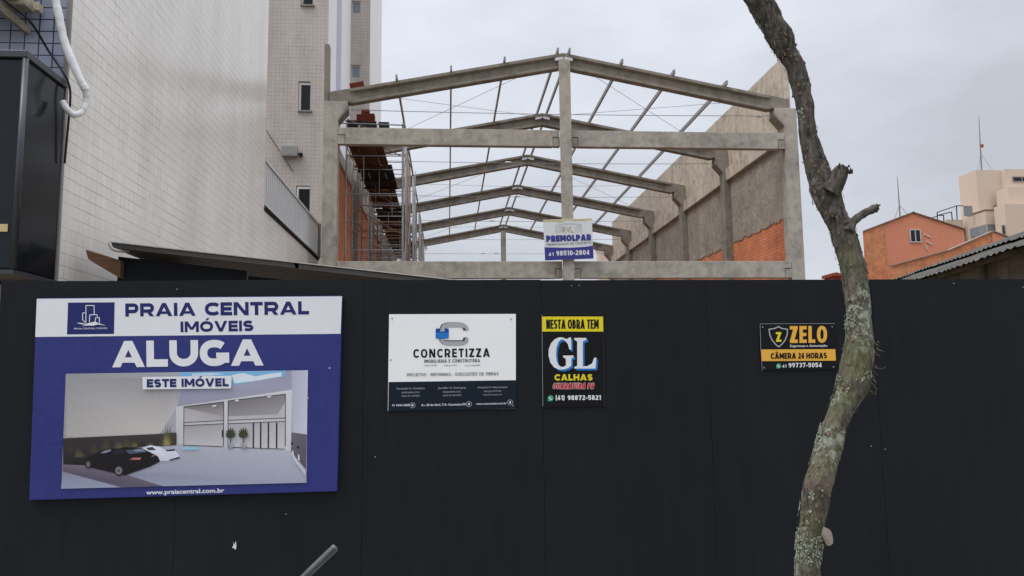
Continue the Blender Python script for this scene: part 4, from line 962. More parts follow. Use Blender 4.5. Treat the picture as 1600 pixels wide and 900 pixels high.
def crate(x0, x1, z0, z1, y0, tilt, label):
    m = MB(); d = 0.4; t = 0.02
    sh = lambda x, z: x + tilt * (z - z0)
    def slab(xa, xb, ya, yb, za, zb):
        m.add([(sh(xa, za), ya, za), (sh(xb, za), ya, za), (sh(xb, za), yb, za), (sh(xa, za), yb, za), (sh(xa, zb), ya, zb), (sh(xb, zb), ya, zb), (sh(xb, zb), yb, zb), (sh(xa, zb), yb, zb)],
              [(0, 3, 2, 1), (4, 5, 6, 7), (0, 1, 5, 4), (1, 2, 6, 5), (2, 3, 7, 6), (3, 0, 4, 7)])
    slab(x0, x1, y0, y0 + d, z0, z0 + t)
    slab(x0, x0 + t, y0, y0 + d, z0 + t, z1); slab(x1 - t, x1, y0, y0 + d, z0 + t, z1)
    slab(x0 + t, x1 - t, y0 + d - t, y0 + d, z0 + t, z1)
    # ribbed front with hand slot
    h = z1 - z0; xm = (x0 + x1) / 2
    slab(x0 + t, x1 - t, y0, y0 + t, z0 + t, z1)
    for k in range(5): xx = x0 + t + (x1 - x0 - 2 * t) * k / 4; slab(xx - 0.01, xx + 0.01, y0 - 0.006, y0 - 0.001, z0 + t, z1 - 0.11)
    slab(x0 - 0.01, x1 + 0.01, y0 - 0.012, y0 + t, z1, z1 + 0.03)
    return tag(m.build('plastic_crate', 'blackplastic'), label, 'crate', 'black crates on the scaffold above the front beam')
zc0 = 8.755
crate(-2.98, -2.63, zc0, 9.34, 23.42, -0.06, 'black plastic crate at the left end of the row above the front beam')
crate(-2.56, -2.08, zc0, 9.32, 23.42, -0.06, 'wide black plastic crate in the middle of the row above the front beam')
crate(-2.02, -1.72, zc0, 9.30, 23.42, -0.04, 'small black crate with holes, at the right end above the front beam')
def block(x, y, z, w_, h_, d_, ry, label, grid):
    m = MB(); t = 0.012; nx, nz = grid
    cx_, cz_ = (w_ - t) / nx, (h_ - t) / nz
    m.box(-w_ / 2, w_ / 2, 0.02, d_, 0.0, h_)
    for k in range(nx + 1): m.box(-w_ / 2 + k * cx_, -w_ / 2 + k * cx_ + t, 0, 0.019, 0, h_)
    for k in range(nz + 1):
        for j in range(nx): m.box(-w_ / 2 + j * cx_ + t, -w_ / 2 + (j + 1) * cx_, 0, 0.019, k * cz_, k * cz_ + t)
    o = m.build('hollow_brick', 'redblock', origin=(0, 0, 0)); o.location = (x, y, z); o.rotation_euler = (0, ry, 0)
    return tag(o, label, 'brick', 'red hollow bricks left up on the structure')
block(-2.59, YK[0] + 0.08, 10.08, 0.41, 0.18, 0.2, -math.atan(SL) - 0.02, 'red hollow brick lying on the left end of the front rafter', (7, 3))
block(-2.60, 23.45, 9.353, 0.20, 0.22, 0.3, 0, 'pale red hollow brick at the left of the pile on the black crates', (3, 3))
block(-2.33, 23.43, 9.353, 0.32, 0.24, 0.3, 0, 'wide red hollow brick at the right of the pile on the black crates', (5, 3))
block(-2.44, 23.45, 9.595, 0.24, 0.13, 0.2, 0, 'small dark hollow brick topmost on the pile above the black crates', (4, 2))

# ------------------------------------------------------------------ white tiled neighbour on the left
XN, YN = -3.94, 8.34
nb = thing('tiled_building', (-8, 12, 0), 'white tiled building on the left with blue tiled front and dark projecting shopfront box', 'building')
w1 = MB(); w1.add([(XN, YN, 0), (XN, 17.3, 0), (XN, 17.3, 15), (XN, YN, 15)], [(0, 1, 2, 3)])
w1.add([(XN, 17.3, 0), (-14, 17.3, 0), (-14, 17.3, 15), (XN, 17.3, 15)], [(0, 1, 2, 3)])
w1.add([(XN, YN, 15), (XN, 17.3, 15), (-14, 17.3, 15), (-14, YN, 15)], [(0, 1, 2, 3)])
w1.build('side_wall', 'whitetile', nb)
w2 = MB(); w2.add([(-14, YN, 0), (XN, YN, 0), (XN, YN, 15), (-14, YN, 15)], [(0, 1, 2, 3)]); w2.build('front_wall', 'bluetile', nb)
MB().box(XN - 0.03, XN + 0.012, YN - 0.012, YN + 0.03, 2.4, 15).build('corner_trim', 'sill', nb)
MB().box(-14, XN - 0.001, 17.303, 24.55, 0, 5.32).build('low_wing', 'whitetile', nb)
MB().box(-14, XN + 0.03, 17.303, 24.58, 5.322, 5.39).build('coping', 'blackgap', nb)
rl = MB(); rl.box(XN - 0.045, XN + 0.015, 17.33, 24.5, 6.40, 6.46); rl.box(XN - 0.035, XN + 0.005, 17.33, 24.5, 5.44, 5.48)
ro = rl.build('railing', 'railing', nb)
sl_ = MB()
y = 17.36
while y < 24.45:
    sl_.box(XN - 0.022, XN - 0.008, y, y + 0.10, 5.482, 6.398); y += 0.19
sl_.build('slats', 'railing', ro)
MB().box(XN - 0.08, XN + 0.06, 24.5, 24.62, 5.392, 6.46).build('end_post', 'sill', nb)
# shopfront box
bx = MB().box(-9, XN, 7.54, YN - 0.003, 2.66, 4.66).build('fascia_box', 'fascia', nb, bevel=0.02)
MB().box(-9.02, XN + 0.025, 7.515, YN - 0.014, 4.662, 4.73).build('capping', 'fasciatrim', bx, bevel=0.006)
MB().tube([(XN - 0.0, 7.545, 2.665), (XN - 0.0, 7.545, 4.658)], 0.028, 10).build('corner_strip', 'fasciatrim', bx, smooth=True)
MB().box(-9.01, XN + 0.012, 7.527, YN - 0.014, 2.625, 2.658).build('bottom_strip', 'fasciatrim', bx)
c = on_y(5, 356, 7.53); MB().box(c.x - 0.06, c.x + 0.04, 7.525, 7.536, c.z - 0.035, c.z + 0.035).build('plate', 'brass', bx)
MB().box(-7.5, -3.96, YN - 0.16, YN - 0.003, 0, 2.6).build('ground_floor_pier', 'beige', nb)

# air conditioner on the front wall
ac = thing('air_conditioner', (-4.6, 7.95, 5.2), 'ivory air conditioner unit on brackets above the dark shopfront box', 'air conditioner')
p = on_y(50, 19, 8.28)
MB().box(p.x - 0.95, p.x + 0.02, 7.75, 8.28, p.z, p.z + 0.6).build('casing', 'ivory', ac, bevel=0.015)
MB().box(p.x - 0.12, p.x + 0.07, 8.0, 8.2, p.z - 0.05, p.z - 0.002).build('foot', 'bracketwood', ac, bevel=0.01)
q = on_y(60, 14, 8.26); MB().box(q.x - 0.03, q.x + 0.03, 8.2, 8.3, q.z - 0.04, q.z + 0.05).build('bracket', 'ivory', ac, bevel=0.006)
gr = MB()
for k in range(9): gr.box(p.x - 0.9, p.x - 0.1, 7.738, 7.747, p.z + 0.08 + k * 0.055, p.z + 0.10 + k * 0.055)
gr.build('grille', 'bracketwood', ac)
MB().bar(on_y(-30, -14, 7.72), on_y(45, 50, 8.3), 0.05, 0.085).build('bracket', 'bracketwood', ac, bevel=0.01)
MB().bar(on_y(-40, 14, 8.1), on_y(10, 17, 8.12), 0.08, 0.03).build('bracket', 'ivory', ac, bevel=0.006)

# insulated pipe and cable
def crv(pts, n=8):
    P = [Vector(q) for q in pts]; out = []
    for i in range(len(P) - 1):
        p0 = P[max(i - 1, 0)]; p1 = P[i]; p2 = P[i + 1]; p3 = P[min(i + 2, len(P) - 1)]
        for k in range(n):
            t = k / n
            out.append(0.5 * ((2 * p1) + (p2 - p0) * t + (2 * p0 - 5 * p1 + 4 * p2 - p3) * t * t + (3 * p1 - p0 - 3 * p2 + p3) * t ** 3))
    out.append(P[-1]); return out
pp = [on_y(84, -30, 8.18), on_y(87, 0, 8.18), on_y(92, 25, 8.18), on_y(100, 62, 8.19), on_y(112, 95, 8.2), on_y(127, 128, 8.22), on_y(134, 142, 8.24), on_y(134, 160, 8.26), on_y(128, 175, 8.22), on_y(115, 179, 8.16), on_y(104, 170, 8.12), on_y(97, 158, 8.1)]
pp = crv(pp, 10)
rr = [0.040 * (1 + 0.12 * noise.noise(q * 9)) * (1.0 if i < 60 else 0.82) + 0.0014 * math.sin(i * 1.3) for i, q in enumerate(pp)]
tag(MB().tube(pp, rr, 14).build('insulated_pipe', 'foam', smooth=True), 'white wrapped pipe hooking round the corner into the dark shopfront box', 'pipe')
cp = crv([on_y(-10, -12, 7.6), on_y(30, 18, 7.85), on_y(52, 40, 8.1), on_y(75, 78, 8.28), on_y(98, 112, 8.26), on_y(107, 130, 8.28), on_y(110, 150, 8.29), on_y(107, 190, 8.30), on_y(101, 255, 8.31)], 8)
tag(MB().tube(cp, 0.012, 8).build('black_cable', 'cable', smooth=True), 'loose black cable hanging down past the white pipe over the tiled corner', 'cable')

# ------------------------------------------------------------------ site shed behind the fence
YS0 = 8.6
A0 = on_y(172, 377, YS0); A1 = on_y(722, 438, YS0)
sh = thing('site_shed', ((A0.x + A1.x) / 2, YS0 + 0.8, 0), 'low black site shed with a thin sloping sheet roof behind the hoarding', 'shed')
dz = (A1.z - A0.z) / (A1.x - A0.x)
ztop = lambda x: A0.z + dz * (x - A0.x)
XS0 = on_y(184, 420, YS0 + 0.2).x; XS1 = A1.x + 0.8; XSM = on_y(385, 420, YS0 + 0.2).x
for a, b, dy in ((XS0, XSM, 0.0), (XSM + 0.01, XS1, 0.05)):
    MB().prism_y([(a, 0), (b, 0), (b, ztop(b) - 0.13 - dy), (a, ztop(a) - 0.13 - dy)], YS0 + 0.2 + dy, YS0 + 0.22 + dy).build('wall', 'fence', sh)
MB().prism_x([(YS0 + 0.224, 0), (YS0 + 2.2, 0), (YS0 + 2.2, ztop(XS0) - 0.1), (YS0 + 0.224, ztop(XS0) - 0.13)], XS0 + 0.001, XS0 + 0.03).build('wall', 'fence', sh)
n = 40; rf = MB()
for a, b, lift in ((A0.x, A0.x + 1.95, 0.0), (A0.x + 1.9, A1.x + 0.9, -0.006)):
    rf.prism_y([(a, ztop(a) - 0.012 + lift), (b, ztop(b) - 0.012 + lift), (b, ztop(b) - 0.068 + lift), (a + 0.02, ztop(a) - 0.068 + lift)], YS0, YS0 + 2.4)
rf.build('roof', 'shedroof', sh)
MB().prism_y([(A0.x - 0.01, ztop(A0.x)), (A1.x + 0.9, ztop(A1.x + 0.9)), (A1.x + 0.9, ztop(A1.x + 0.9) - 0.010), (A0.x - 0.01, ztop(A0.x) - 0.010)], YS0 - 0.012, YS0 + 2.41).build('flashing', 'edgewhite', sh)
MB().tube(crv([A0 + Vector((0.0, -0.01, -0.02)), A0 + Vector((0.03, -0.012, -0.08)), A0 + Vector((0.1, 0.02, -0.10)), A0 + Vector((0.16, 0.1, -0.085))], 5), 0.018, 8).build('gutter_lip', 'edgewhite', sh, smooth=True)
t0 = on_y(134, 396, YS0 - 0.12); t1 = on_y(186, 410, YS0 + 0.5)
tb = MB()
P0 = [(0.0, 0.015), (0.04, 0.055), (0.55, 0.05), (0.55, -0.10), (0.12, -0.07), (0.03, -0.03)]
pa = on_y(133, 397, YS0 + 0.1); pb = on_y(188, 417, YS0 + 0.1); dirv = (pb - pa)
tb.add([pa + Vector((0, 0, 0.05)), pa + Vector((0.03, 0, -0.05)), pa + Vector((0.12, 0, -0.11)), pb + Vector((0, 0, -0.12)), pb + Vector((0, 0, 0.07))] +
       [q + Vector((0, 0.12, 0)) for q in (pa + Vector((0, 0, 0.05)), pa + Vector((0.03, 0, -0.05)), pa + Vector((0.12, 0, -0.11)), pb + Vector((0, 0, -0.12)), pb + Vector((0, 0, 0.07)))],
       [(0, 1, 2, 3, 4), (9, 8, 7, 6, 5)] + [(i, 5 + i, 5 + (i + 1) % 5, (i + 1) % 5) for i in range(5)])
tb.build('rafter_end', 'oldwood', sh, bevel=0.006)

# ------------------------------------------------------------------ tall greige tower behind
YT = 30.0
tw = thing('tower_block', (-8, 36, 0), 'tall apartment tower in greige tile with white side walls behind the left wing', 'building')
xr = on_y(513, 60, YT).x
def px_rect(x0, y0, x1, y1, Y):
    a = on_y((x0 + x1) / 2, y0, Y); b = on_y((x0 + x1) / 2, y1, Y)
    return on_y(x0, (y0 + y1) / 2, Y).x, on_y(x1, (y0 + y1) / 2, Y).x, b.z, a.z
hs = [px_rect(466, 127, 485, 173, YT), px_rect(470, -36, 489, 8, YT), px_rect(462, 290, 484, 340, YT)]
fw = MB(); facade(fw, -16, xr, 0, 36, YT, hs, 0.2); fw.build('front_wall', 'towertile', tw)
for h in hs: window(tw, h[0] + 0.08, h[1] - 0.003, h[2] + 0.003, h[3] - 0.10, YT + 0.12, 'glassdark', True, 0.04, 0, 'fasciatrim')
xa = on_y(545, 60, 37.0).x
YT2 = 37.0
side = MB(); side.add([(xr, YT, 0), (xr, YT2, 0), (xr, YT2, 36), (xr, YT, 36)], [(0, 1, 2, 3)]); side.build('side_wall', 'towerside', tw)
ya = on_x(526, 60, xr).y; yb = on_x(533, 60, xr).y
MB().box(xr - 0.02, xr + 0.02, ya, yb, 0, 36).build('pilaster_band', 'towerband', tw)
xb = on_y(578, 100, YT2).x
hs2 = [px_rect(540, 1, 564, 21, YT2), px_rect(538, 101, 563.5, 122, YT2), px_rect(541, -96, 565, -76, YT2)]
hs2 = [(max(h[0], xr + 0.02), h[1], h[2], h[3]) for h in hs2]
f2 = MB(); facade(f2, xr, xb, 0, 36, YT2, hs2, 0.16); f2.build('recess_wall', 'towertile', tw)
for h in hs2: window(tw, h[0] + 0.003, h[1] - 0.003, h[2] + 0.003, h[3] - 0.003, YT2 + 0.08, 'glassgrey', False, 0.05)
yc2 = on_x(596, 100, xb).y
s2 = MB(); s2.add([(xb, YT2, 0), (xb, yc2, 0), (xb, yc2, 36), (xb, YT2, 36)], [(0, 1, 2, 3)]); s2.add([(-16, YT, 36), (xr, YT, 36), (xr, yc2, 36), (-16, yc2, 36)], [(0, 1, 2, 3)])
s2.add([(xb, yc2, 0), (-16, yc2, 0), (-16, yc2, 36), (xb, yc2, 36)], [(0, 1, 2, 3)]); s2.build('end_wall', 'towerside', tw)
# floodlight
a = px_rect(441, 230, 466, 247, YT)
fl = thing('floodlight', ((a[0] + a[1]) / 2, YT, a[2]), 'old rectangular floodlight fixed on the greige tower wall', 'floodlight')
MB().prism_x([(YT - 0.28, a[2]), (YT - 0.05, a[2] + 0.03), (YT - 0.05, a[3] - 0.04), (YT - 0.22, a[3])], a[0], a[1]).build('housing', 'sill', fl, bevel=0.01)
MB().add([(a[0] + 0.05, YT - 0.284, a[2] + 0.05), (a[1] - 0.05, YT - 0.284, a[2] + 0.05), (a[1] - 0.05, YT - 0.228, a[3] - 0.05), (a[0] + 0.05, YT - 0.228, a[3] - 0.05)], [(0, 1, 2, 3)]).build('glass', 'flood', fl)
MB().tube([((a[0] + a[1]) / 2, YT - 0.1, a[2] + 0.15), (a[1] + 0.14, YT - 0.1, a[2] + 0.12)], 0.03, 8).build('junction_box', 'blackgap', fl)
MB().box(a[1] + 0.06, a[1] + 0.17, YT - 0.16, YT - 0.003, a[2] + 0.05, a[2] + 0.17).build('bracket', 'blackgap', fl)
wc = crv([on_y(416, 203, YT - 0.03), on_y(432, 228, YT - 0.03), on_y(458, 268, YT - 0.03)], 4)
tag(MB().tube(wc, 0.011, 6).build('wall_cable', 'cable'), 'thin cable slanting across the greige tower wall under the floodlight', 'cable')

# ------------------------------------------------------------------ right-hand background
# old shed with mossy corrugated roof
rs = thing('mossy_roof_house', (12, 15, 0), 'old low house with mossy grey corrugated roof at the right edge behind the hoarding', 'house')
rs.location = (7.3, 10.2, 0); rs.rotation_euler = (0, 0, -math.atan(0.215))
PW, EZ, RZ, HY0, HY1 = 2.68, 3.2, 4.17, -4.5, 13.2      # eave to ridge on plan, heights, length; local x runs up the slope
def local(mb, name, mat, **k):
    o = mb.build(name, mat, None, **k); off = o.location.copy(); o.location = (0, 0, 0)
    for v in o.data.vertices: v.co += off
    o.parent = rs; return o
local(MB().box(0.22, 2 * PW - 0.22, HY0 + 0.2, HY1 - 0.2, 0, EZ - 0.02), 'wall', 'mould')
def corr(t0, t1, lift, right=False):
    m = MB(); k = int((HY1 - HY0) / 0.03); n = 6
    for i in range(k + 1):
        yy = HY0 + i * 0.03; sheet_i = int((yy - HY0) / 1.06)
        h = 0.013 * math.sin(yy * 2 * math.pi / 0.177) + lift + 0.008 * math.sin(sheet_i * 2.3) - 0.03 * math.sin((yy - HY0) * 0.4)
        edge = 0.05 * math.sin(sheet_i * 4.1) + 0.02 * noise.noise(Vector((yy * 3, 0, 0)))
        for j in range(n + 1):
            t = t0 + (t1 - t0) * j / n + (edge / PW if j == 0 else 0)
            x = PW * t; z = EZ + (RZ - EZ) * t + h
            m.v.append(Vector((2 * PW - x if right else x, yy, z)))
    for i in range(k):
        for j in range(n): m.f.append([i * (n + 1) + j, i * (n + 1) + j + 1, (i + 1) * (n + 1) + j + 1, (i + 1) * (n + 1) + j])
    return m
local(corr(-0.07, 0.52, 0.03), 'roof', 'fibre', smooth=True)
local(corr(0.46, 1.0, 0.085), 'roof', 'fibre', smooth=True)
local(corr(-0.07, 1.0, 0.03, True), 'roof', 'fibre', smooth=True)
local(MB().tube([(PW, HY0, RZ + 0.05), (PW, HY1, RZ + 0.05)], 0.07, 8), 'ridge_cap', 'fibre')
local(MB().prism_y([(0.25, EZ - 0.018), (2 * PW - 0.25, EZ - 0.018), (PW, RZ - 0.06)], HY0 + 0.25, HY1 - 0.25), 'gable', 'mould')
local(MB().box(0.05, 0.1, HY0 + 0.2, HY1 - 0.2, EZ - 0.07, EZ - 0.015), 'eave_board', 'mould')

# orange gabled house
YO = 45.0
oh = thing('orange_house', (on_y(1427, 420, YO).x, YO + 4, 0), 'orange rendered house with a gable and one small white window', 'house')
def xz(p, Y): v = on_y(p[0], p[1], Y); return (v.x, v.z)
P = [xz(q, YO) for q in ((1348, 363), (1426, 332.5), (1506, 359))]
P = [(P[0][0], 0)] + P + [(P[2][0], 0)]
def skew_prism(poly, Y, dx, dy):
    n = len(poly); m = MB()
    return m.add([(x, Y, z) for x, z in poly] + [(x + dx, Y + dy, z) for x, z in poly], [list(range(n)), list(range(2 * n - 1, n - 1, -1))] + [(i, n + i, n + (i + 1) % n, (i + 1) % n) for i in range(n)])
skew_prism(P[::-1], YO, 5.2, 8).build('wall', 'orange', oh)
z0_ = on_y(1365, 437, YO).z
x0_, x1_ = P[1][0] + 0.003, on_y(1385, 400, YO).x
MB().prism_y([(x0_, 0), (x1_, 0), (x1_, on_y(1385, 349.5, YO).z), (x0_, P[1][1] - 0.02)], YO - 0.03, YO - 0.003).build('stained_panel', 'ochre', oh)
e = MB()
for a, b in ((P[1], P[2]), (P[2], P[3])):
    lo_, hi_ = 0.003, 0.075; D = Vector((5.2, 8, 0))
    c4 = [Vector((a[0] - 0.04, YO - 0.08, a[1])), Vector((b[0] + 0.04, YO - 0.08, b[1]))]
    q4 = [c4[0], c4[1], c4[1] + D, c4[0] + D]
    e.add([v + Vector((0, 0, lo_)) for v in q4] + [v + Vector((0, 0, hi_)) for v in q4], [(0, 3, 2, 1), (4, 5, 6, 7), (0, 1, 5, 4), (1, 2, 6, 5), (2, 3, 7, 6), (3, 0, 4, 7)])
e.build('roof', 'rust', oh)
h = px_rect(1421, 358.5, 1438.5, 379, YO)
window(oh, h[0], h[1], h[2], h[3], YO - 0.06, 'glassdark', False, 0.055, 1, 'edgewhite')
for (x0, y0, x1, y1) in ((1444, 366, 1454, 371), (1447, 377, 1456, 382), (1446, 384, 1449, 390)):
    MB().bar(on_y(x0, y0, YO - 0.02), on_y(x1, y1, YO - 0.02), 0.05, 0.07).build('plaster_patch', 'edgewhite', oh)
YO2 = 40.0
oa = thing('orange_annex', (on_y(1490, 420, YO2).x, YO2 + 2, 0), 'stained orange annex with a stepped sloping top in front of the orange house', 'house')
Q = [xz(q, YO2) for q in ((1390, 416), (1482, 391), (1549, 362), (1584, 375))]
Q = [(Q[0][0], 0)] + Q + [(Q[3][0], 0)]
skew_prism([(Q[1][0], 0), Q[1], Q[2], Q[3], (Q[3][0], 0)][::-1], YO2, 0.2, 0.3).build('wall', 'ochre', oa)
skew_prism([(Q[3][0] + 0.002, 0), (Q[3][0] + 0.002, Q[3][1]), Q[4], (Q[4][0], 0)][::-1], YO2 - 0.02, 0.2, 0.32).build('wall', 'orange', oa)
cp_ = MB()
for a, b in ((Q[1], Q[2]), (Q[2], Q[3]), (Q[3], Q[4])): cp_.bar((a[0] + 0.08, YO2 + 0.12, a[1] + 0.03), (b[0] + 0.08, YO2 + 0.12, b[1] + 0.03), 0.4, 0.05)
cp_.build('coping', 'cutwood', oa)

# cream apartment building
YA = 70.0
ca_ = thing('apartment_building', (on_y(1580, 420, YA).x, YA + 5, 0), 'cream stepped apartment building with corner windows at the right edge', 'building')
V = lambda u, v: (1300 + u / 3.213, 170 + v / 3.213)
def blk(u0, v0, u1, Y, dep, name='wall', z0=0):
    a = on_y(*V(u0, v0), Y); b = on_y(*V(u1, v0), Y)
    MB().box(a.x, b.x, Y, Y + dep, z0, a.z).build(name, 'cream', ca_); return a.x, b.x, a.z
def dep_of(u_far, u_near, v, Y):
    return on_x(*V(u_far, v), on_y(*V(u_near, v), Y).x).y - Y
blk(722, 307, 872, YA, dep_of(632, 722, 345, YA))
b2 = blk(868, 303, 1400, YA - 0.6, 2.6)
blk(882, 392, 1400, YA - 2.2, 1.59)
b3 = blk(865, 478, 1400, YA - 3.6, 1.39)
YD = YA - 1.6
d1 = blk(768, 510, 864, YD, max(0.5, dep_of(655, 768, 540, YD)))
# parapet cap lines and windows
def pane_rect(u0, v0, u1, v1, Y, mull=0, glass='glassdark', mat='sill'):
    a = on_y(*V(u0, v0), Y); b = on_y(*V(u1, v1), Y)
    return window(ca_, a.x, b.x, b.z, a.z, Y - 0.06, glass, False, 0.09, mull, mat)
pane_rect(903, 340, 1050, 369, YA - 0.6, 2)
pane_rect(778, 580, 847, 627, YD, 1, 'glassgrey')
xs_ = d1[0]
ya_, yb_ = on_x(*V(776, 590), xs_).y, on_x(*V(695, 605), xs_).y
zt_, zb_ = on_y(*V(775, 580), YD).z, on_y(*V(775, 628), YD).z
for k in range(2):
    a = YD + 0.02 + (yb_ - YD) * k / 2; b = YD + (yb_ - YD) * (k + 1) / 2 - 0.02
    wf = MB().box(xs_ - 0.06, xs_ - 0.004, a, b, zb_, zt_).build('window', 'sill', ca_); MB().box(xs_ - 0.075, xs_ - 0.062, a + 0.1, b - 0.1, zb_ + 0.1, zt_ - 0.1).build('pane', 'glassgrey', wf)
pane_rect(849, 584, 872, 635, YA - 3.65)
pane_rect(658, 488, 706, 540, YA - 0.25, 1, 'glassgrey')
pane_rect(810, 487, 872, 508, YA - 0.2, 2, 'glassgrey', 'rust')
cp2 = MB(); cp2.box(d1[0] - 0.05, d1[1] + 0.0, YD - 0.05, YD + 0.12, d1[2] + 0.001, d1[2] + 0.08); cp2.box(d1[0] - 0.06, d1[0] + 0.12, YD + 0.121, YD + 2.5, d1[2] + 0.001, d1[2] + 0.08); cp2.build('parapet_coping', 'oldwood', ca_)
a = on_y(*V(575, 568), 71); b = on_y(*V(657, 556), 71)
MB().box(a.x, b.x, 71, 75, 0, b.z).build('stair_block', 'cream', ca_)
pg = MB()
def ln(p, q, Y=70.5, Y2=None): pg.tube([on_y(*V(*p), Y), on_y(*V(*q), Y2 or Y)], 0.045, 6)
ln((528, 520), (625, 487)); ln((625, 487), (660, 487)); ln((528, 520), (530, 565)); ln((530, 535), (600, 518)); ln((600, 518), (604, 560)); ln((625, 487), (628, 556)); ln((560, 535), (562, 570)); ln((530, 535), (562, 535)); ln((500, 548), (530, 538))
pg.build('pergola_frame', 'blackgap', ca_)
def mast(name, base, top, Y, label, box_at=None, guys=((-14, 0), (16, 2)), rad=0.05):
    r = thing(name, tuple(on_y(*base, Y)), label, 'antenna', None)
    A_, B_ = on_y(*base, Y), on_y(*top, Y)
    mid = A_.lerp(B_, 0.42)
    MB().tube([A_ - Vector((0, 0, 0.6)), mid, B_], [rad, rad * 0.8, rad * 0.35], 6).build('pole', 'mast', r)
    g = MB()
    gp = A_.lerp(B_, 0.3)
    for dx, dy in guys: g.tube([gp, on_y(base[0] + dx, base[1] + dy, Y)], 0.018, 4)
    g.build('guy_wire', 'mast', r)
    if box_at: q = on_y(*box_at, Y); MB().box(q.x - 0.09, q.x + 0.16, Y - 0.1, Y + 0.1, q.z - 0.14, q.z + 0.14).build('antenna_head', 'redpaint', r)
    return r
mast('antenna_mast', (1406.5, 340), (1402, 276), 52.0, 'short antenna mast with guy wires behind the orange gable', None, ((-9, 3), (11, -6)), 0.05)
mast('antenna_mast', (1533.5, 265), (1529.5, 182), 71.0, 'tall thin antenna mast with guy wires on the cream building roof', (1533.5, 228), ((-5, 0), (17, 0)), 0.07)
# distant bits seen through and beside the frames
def far_house(x0, x1, ytop, Y, mat, label, name, dep=1.5):
    a = on_y(x0, ytop, Y); b = on_y(x1, ytop, Y)
    r = thing(name, ((a.x + b.x) / 2, Y, 0), label, 'building')
    MB().box(a.x, b.x, Y, Y + dep, 0, a.z).build('wall', mat, r)
    MB().box(a.x - 0.15, b.x + 0.15, Y - 0.15, Y + dep + 0.15, a.z + 0.002, a.z + 0.25).build('parapet', mat, r)
    return r
far_house(620, 665, 386, 80, 'towerside', 'white building showing only beside the right edge of the scaffold', 'distant_building')
far_house(936, 958, 388, 80, 'cream', 'pale cream building showing only right of the hanging column sign', 'distant_building')
far_house(1302, 1317, 432, 60, 'redblock', 'tiny red brick rooftop showing between the warehouse and the tree', 'brick_rooftop')
a = on_y(1305.5, 425.5, 60.5); b = on_y(1309.5, 425.5, 60.5)
MB().box(a.x, b.x, 60.5, 60.9, 8, a.z).build('chimney', 'redblock', [o for o in COL.objects if o.name == 'brick_rooftop'][0])

# ------------------------------------------------------------------ the leaning tree
YTREE = 3.6
prof = [(-900, 985, 993), (-700, 992, 1008), (-520, 1006, 1030), (-360, 1022, 1054), (-240, 1042, 1084), (-150, 1072, 1126), (-95, 1098, 1160), (-60, 1120, 1180), (-30, 1146, 1197), (0, 1164, 1212), (33, 1184, 1227), (50, 1193, 1240), (66, 1204, 1247), (83, 1217, 1252), (100, 1230, 1263), (133, 1241, 1272), (166, 1249, 1277), (200, 1254, 1283), (233, 1259, 1292), (266, 1266, 1308), (285, 1270, 1318), (300, 1274, 1323), (324, 1286, 1329), (345, 1297, 1337), (358, 1303, 1343), (393, 1312, 1352), (427, 1319, 1359), (462, 1323, 1362), (496, 1323, 1363), (531, 1320, 1364), (565, 1313, 1363), (600, 1303, 1357), (624, 1294, 1344), (659, 1279, 1320), (693, 1268, 1311), (727, 1257, 1301), (762, 1247, 1292), (797, 1242, 1284), (831, 1238, 1279), (866, 1236, 1277), (900, 1234, 1276), (960, 1231, 1276), (1020, 1227, 1278), (1060, 1222, 1282), (1090, 1212, 1292), (1106, 1200, 1304)]
tree = thing('leaning_tree', tuple(on_y(1252, 1106, YTREE).xy) + (0.1,), 'leaning crooked lichen covered tree trunk with sawn stubs in front of the hoarding', 'tree')
cen = []; rad = []
for y, a, b in prof:
    p, q = on_y(a, y, YTREE), on_y(b, y, YTREE); wob = 0.05 * math.sin(y / 170.0) 
    cen.append((p + q) / 2 + Vector((0, wob, 0))); rad.append((q - p).length / 2)
# true radius is across the limb, not level
for i in range(len(cen)):
    d = (cen[min(i + 1, len(cen) - 1)] - cen[max(i - 1, 0)]).normalized(); rad[i] *= max(0.75, math.sqrt(d.z * d.z)) * 0.95
fine_c = crv(cen, 12); fine_r = []
for i in range(len(rad) - 1):
    for k in range(12): fine_r.append(rad[i] + (rad[i + 1] - rad[i]) * k / 12)
fine_r.append(rad[-1])
def barky(mb, C_, R_, n=48, amp=1.0, seed=0, caps=True):
    rings = []; off = Vector((seed * 3.7, seed, 0))
    for i, p in enumerate(C_):
        d = (C_[min(i + 1, len(C_) - 1)] - C_[max(i - 1, 0)]).normalized()
        u = d.cross(Vector((0, 1, 0))).normalized(); v = u.cross(d)
        ring = []
        for k in range(n):
            t = 2 * math.pi * k / n; e_ = u * math.cos(t) + v * math.sin(t); q = p + e_ * R_[i]
            s_ = Vector((q.x, q.y, q.z * 0.45)) + off
            dsp = 0.0055 * noise.fractal(s_ * 34, 0.9, 2.1, 4) + 0.006 * noise.noise(q * 11 + off) + 0.0035 * abs(noise.noise(s_ * 75)) - 0.003
            ring.append(q + e_ * dsp * amp)
        rings.append(ring)
    mb.loft(rings, caps)
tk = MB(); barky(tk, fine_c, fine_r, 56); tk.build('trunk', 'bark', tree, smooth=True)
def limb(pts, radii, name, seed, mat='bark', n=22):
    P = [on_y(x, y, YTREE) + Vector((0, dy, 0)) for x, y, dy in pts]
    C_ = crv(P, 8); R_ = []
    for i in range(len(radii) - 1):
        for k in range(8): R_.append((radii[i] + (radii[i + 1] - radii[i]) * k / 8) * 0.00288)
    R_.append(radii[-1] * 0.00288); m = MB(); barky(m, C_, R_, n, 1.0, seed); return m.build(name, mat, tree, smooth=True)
limb([(1325, 362, 0), (1334, 345, 0), (1350, 333, -0.02), (1366, 326, -0.03)], [12, 7.8, 6.6, 6.2], 'branch_stub', 2)
